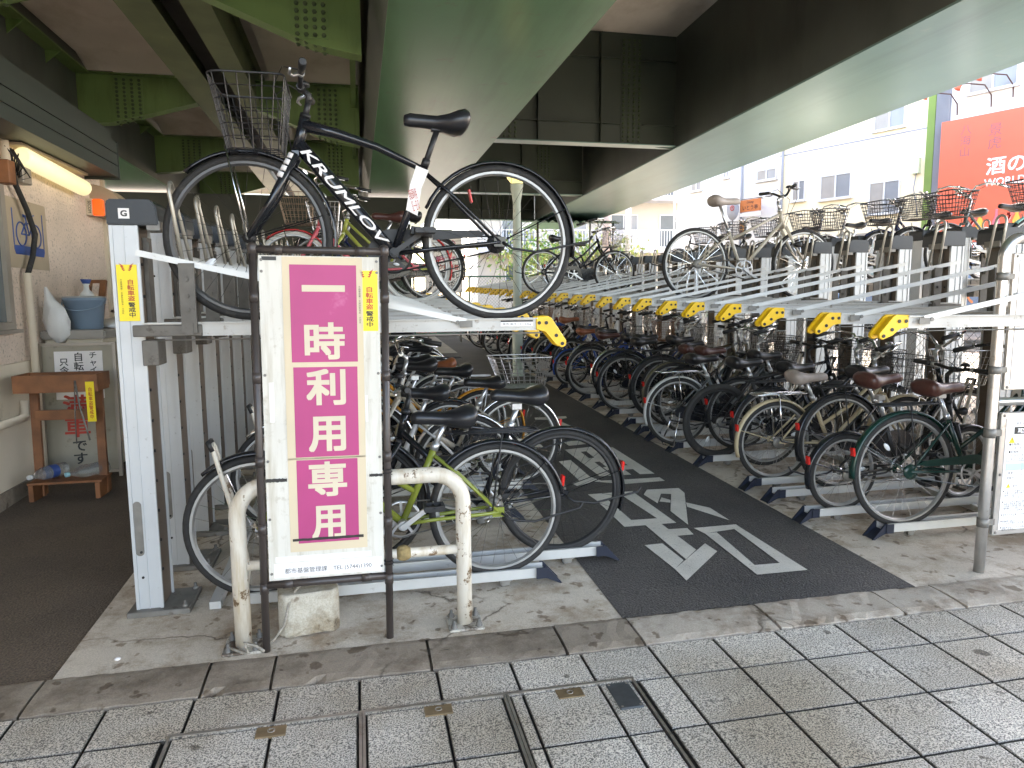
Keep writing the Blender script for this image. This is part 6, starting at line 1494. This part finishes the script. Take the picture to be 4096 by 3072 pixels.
# ---- apartment block with balconies farther back
AP = bpy.data.objects.new('apartment_block', None); COL.objects.link(AP); tag(AP, 'pale apartment block with white balconies far behind the rack', 'building')
AP.matrix_world = Matrix.Translation((15.2, 42.5, .6)) @ Matrix.Rotation(R(-6), 4, 'Z')
M['apt_wall'] = mat('apartment_wall', (.45, .42, .36), .8, 0, .04, .5)
M['apt_balcony'] = mat('apartment_balcony', (.46, .46, .48), .7, 0, .04, .8)  # balcony colour, slightly bluer than the wall
MB().box(-8, 6.5, 0, 10, -1, 14).obj('wall', 'apt_wall', AP)
for fl in range(4):
    z = 3.55 + 3.1 * fl
    sl_ = MB().box(-8, 6.3, -1.4, -.003, z, z + .28).obj('balcony', 'apt_balcony', AP)
    MB().box(-1.0, 3.0, -1.4, -1.32, z + .281, z + 1.35).obj('parapet', 'apt_balcony', sl_)
    m = MB()
    for k in range(40):
        x = -7.9 + .17 * k; m.box(x, x + .03, -1.38, -1.35, z + .281, z + 1.3)
        if x < -1.1 + .1: continue
    for k in range(18): x = 3.1 + .17 * k; m.box(x, x + .03, -1.38, -1.35, z + .281, z + 1.3)
    m.box(-7.9, -1.05, -1.40, -1.33, z + 1.301, z + 1.36); m.box(3.05, 6.2, -1.40, -1.33, z + 1.301, z + 1.36); m.obj('railing', 'white_frame_w', sl_)
    for x0, x1 in ((-6.5, -4.4), (-3.2, -1.2), (.2, 2.0), (3.4, 5.6)): win(AP, x0, x1, z + .4, z + 2.4, 'glass')
for x0, x1 in ((-6.3, -3.9), (-2.5, -.3), (1.2, 2.6), (3.6, 6.0)): win(AP, x0, x1, 1.1, 2.9, 'glass2' if x0 > 2 else 'glass')
# poles
for x, y, r_, h, lab, mm in ((12.2, 34.0, .24, 9.5, 'pinkish concrete utility pole beyond the far rack', 'pole_pink'), (13.4, 34.2, .15, 10.0, 'pale slim street pole in front of the apartment block', 'pole_pale')):
    if mm not in M: M[mm] = mat(mm, (.45, .36, .32) if 'pink' in mm else (.62, .60, .57), .8, 0, .08, 3)
    t = thing('utility_pole', lab, 'pole', (x, y, .4)); m = MB(); m.tube([(0, 0, -.2), (0, 0, h)], [r_, r_ * .8], 14); m.obj('shaft', mm, t)
    m = MB()
    for z in (2.2, 2.6, 3.0): m.lathe([(r_ + .008, z), (r_ + .008, z + .04)], 14)
    m.obj('band', 'steel_dull', t)
# ---- shrubs: trunk limbs and leaf sized faces
def shrub(label, x, y, w, h, n, cols, seed, z0=0, name='shrub'):
    rd = random.Random(seed); t = thing(name, label, 'shrub', (x, y, G(y) + z0))
    m = MB()
    tips = []
    for k in range(7):
        a = rd.uniform(0, 6.28); q = Vector((w * .38 * math.cos(a) * rd.random(), w * .3 * math.sin(a), h * rd.uniform(.55, .9))); m.tube([(0, 0, 0), q * .5 + Vector((0, 0, .1)), q], [.035, .022, .008], 5); tips.append(q)
    m.obj('branches', 'wood', t)
    for ci, c in enumerate(cols):
        mm = paint('leaf_%d_%d' % (seed, ci), c, .6); m = MB()
        for _ in range(n):
            q = rd.choice(tips); p = q + Vector((rd.gauss(0, w * .2), rd.gauss(0, w * .16), rd.gauss(0, h * .16)))
            if p.z < .05: p.z = .05 + rd.random() * .3
            s_ = rd.uniform(.08, .17); ax = Euler((rd.uniform(0, 6), rd.uniform(0, 6), rd.uniform(0, 6))).to_matrix()
            m.quad(*[p + ax @ Vector(v) for v in ((-s_, 0, 0), (0, -s_ * .45, 0), (s_, 0, .01), (0, s_ * .45, 0))])
        m.obj('leaves', mm, t)
shrub('sunlit yellow green shrub beyond the far end of the rack', 9.4, 35.0, 4.4, 3.6, 700, ((.20, .28, .05), (.10, .20, .035), (.30, .32, .09)), 11)
shrub('sunlit shrub beside the pinkish utility pole', 13.2, 35.5, 3.6, 3.5, 600, ((.24, .28, .06), (.14, .19, .05), (.32, .33, .12)), 12)
shrub('second sunlit shrub just left of the bicycle with the red seat post', 10.9, 36.0, 2.8, 2.6, 400, ((.20, .26, .05), (.12, .18, .04)), 13)
# ---- vans parked on the street
def van(label, loc, rz, paint_, Lg=4.6, Wd=1.75, Hh=2.15, taxi=False):
    t = thing('parked_van' if not taxi else 'parked_taxi', label, 'van' if not taxi else 'taxi', loc, rz)
    if not taxi: prof = [(0, .35), (0, .95), (.08, 1.08), (.75, 1.25), (1.30, Hh - .12), (1.7, Hh), (Lg - .35, Hh), (Lg - .05, Hh - .35), (Lg, 1.0), (Lg, .35)]
    else: prof = [(0, .3), (0, .75), (.15, .92), (1.15, 1.02), (1.75, 1.45), (2.2, 1.54), (3.3, 1.52), (3.95, 1.05), (Lg - .1, .98), (Lg, .8), (Lg, .3)]
    m = MB(); secs = []
    for y, sx, dz in ((-Wd / 2, .97, -.05), (-Wd / 2 + .07, 1, -.01), (-.3, 1, 0), (.3, 1, 0), (Wd / 2 - .07, 1, -.01), (Wd / 2, .97, -.05)):
        secs.append([((x - Lg / 2) * sx + Lg / 2, y * (1 if z < 1.1 else .93), z + (dz if z > 1.1 else 0)) for x, z in prof])
    m.sections(secs); bd_ = m.obj('body', paint_, t)
    y_ = Wd / 2 * .955
    gl = [((1.42, 1.25), (1.72, Hh - .22), (2.45, Hh - .22), (2.45, 1.25)), ((2.53, 1.25), (2.53, Hh - .22), (3.5, Hh - .22), (3.5, 1.25)), ((3.58, 1.25), (3.58, Hh - .22), (4.25, Hh - .22), (4.4, 1.25))] if not taxi else [((1.45, 1.04), (1.85, 1.42), (2.45, 1.44), (2.45, 1.04)), ((2.52, 1.04), (2.52, 1.44), (3.2, 1.43), (3.7, 1.04))]
    m = MB()
    for q in gl:
        for s_ in (-1, 1): m.prism(list(q), s_ * y_ - .012, s_ * y_ + .012, 'y')
    m.obj('side_window', 'glass2', bd_)
    m = MB(); a, b = ((.86, 1.32), (1.27, Hh - .18)) if not taxi else ((1.2, 1.06), (1.72, 1.43))
    m.sections([[(a[0] - .02, -Wd * .40, a[1] + .02), (a[0] - .02, Wd * .40, a[1] + .02)], [(b[0] - .02, -Wd * .37, b[1] + .02), (b[0] - .02, Wd * .37, b[1] + .02)]], closed_ring=False); m.obj('windscreen', 'glass2', bd_)
    for x in (.85, Lg - .95):
        for s_ in (-1, 1):
            w_ = MB().lathe([(.20, -.1), (.30, -.09), (.31, 0), (.30, .09), (.20, .1)], 20, Matrix.Translation((x, s_ * (Wd / 2 - .08), .31)) @ Matrix.Rotation(R(90), 4, 'X')).obj('wheel', 'rubber', t); MB().lathe([(.02, -.105), (.19, -.10), (.19, .10), (.02, .105)], 14, Matrix.Translation((x, s_ * (Wd / 2 - .08), .31)) @ Matrix.Rotation(R(90), 4, 'X')).obj('rim', 'alu', w_)
    for s_ in (-1, 1): MB().box(-.02, .12, s_ * .62 - .16, s_ * .62 + .16, .78 if not taxi else .6, .95 if not taxi else .74).obj('headlight', 'clear_lens', bd_, .02)
    for s_ in (-1, 1): MB().box(1.20, 1.32, s_ * (Wd / 2 + .12) - .07, s_ * (Wd / 2 + .12) + .07, 1.25 if not taxi else 1.0, 1.50 if not taxi else 1.14).obj('mirror', paint_, bd_, .02)
    return t, bd_
paint('van_green', (.30, .35, .30), .3); paint('van_white', (.70, .71, .74), .3); paint('taxi_body', (.06, .10, .18), .25)
van('pale green van parked on the street behind the far rack', (8.6, 17.0, .60), R(-18), 'van_green', Hh=2.2)
van('white van parked on the street behind the lone white bicycle', (12.9, 17.6, .55), R(-20), 'van_white', Hh=2.25)
tx_, tb = van('dark blue taxi with orange lettering on its door behind the far rack', (10.2, 13.9, .62), R(-14), 'taxi_body', 4.5, 1.7, 1.5, True)
text('個人', 'orange_sign', tb, (2.3, -.86, .80), (R(90), 0, 0), .3, (.55, .30), bold=.03)
# street surface beyond
sheet('street', 8.6, 60, -20, 60, .12, 'asphalt_road', 1, 8)
# ---- dwellings behind the camera side of the crossing keep the sky from being bare (seen only in reflections)
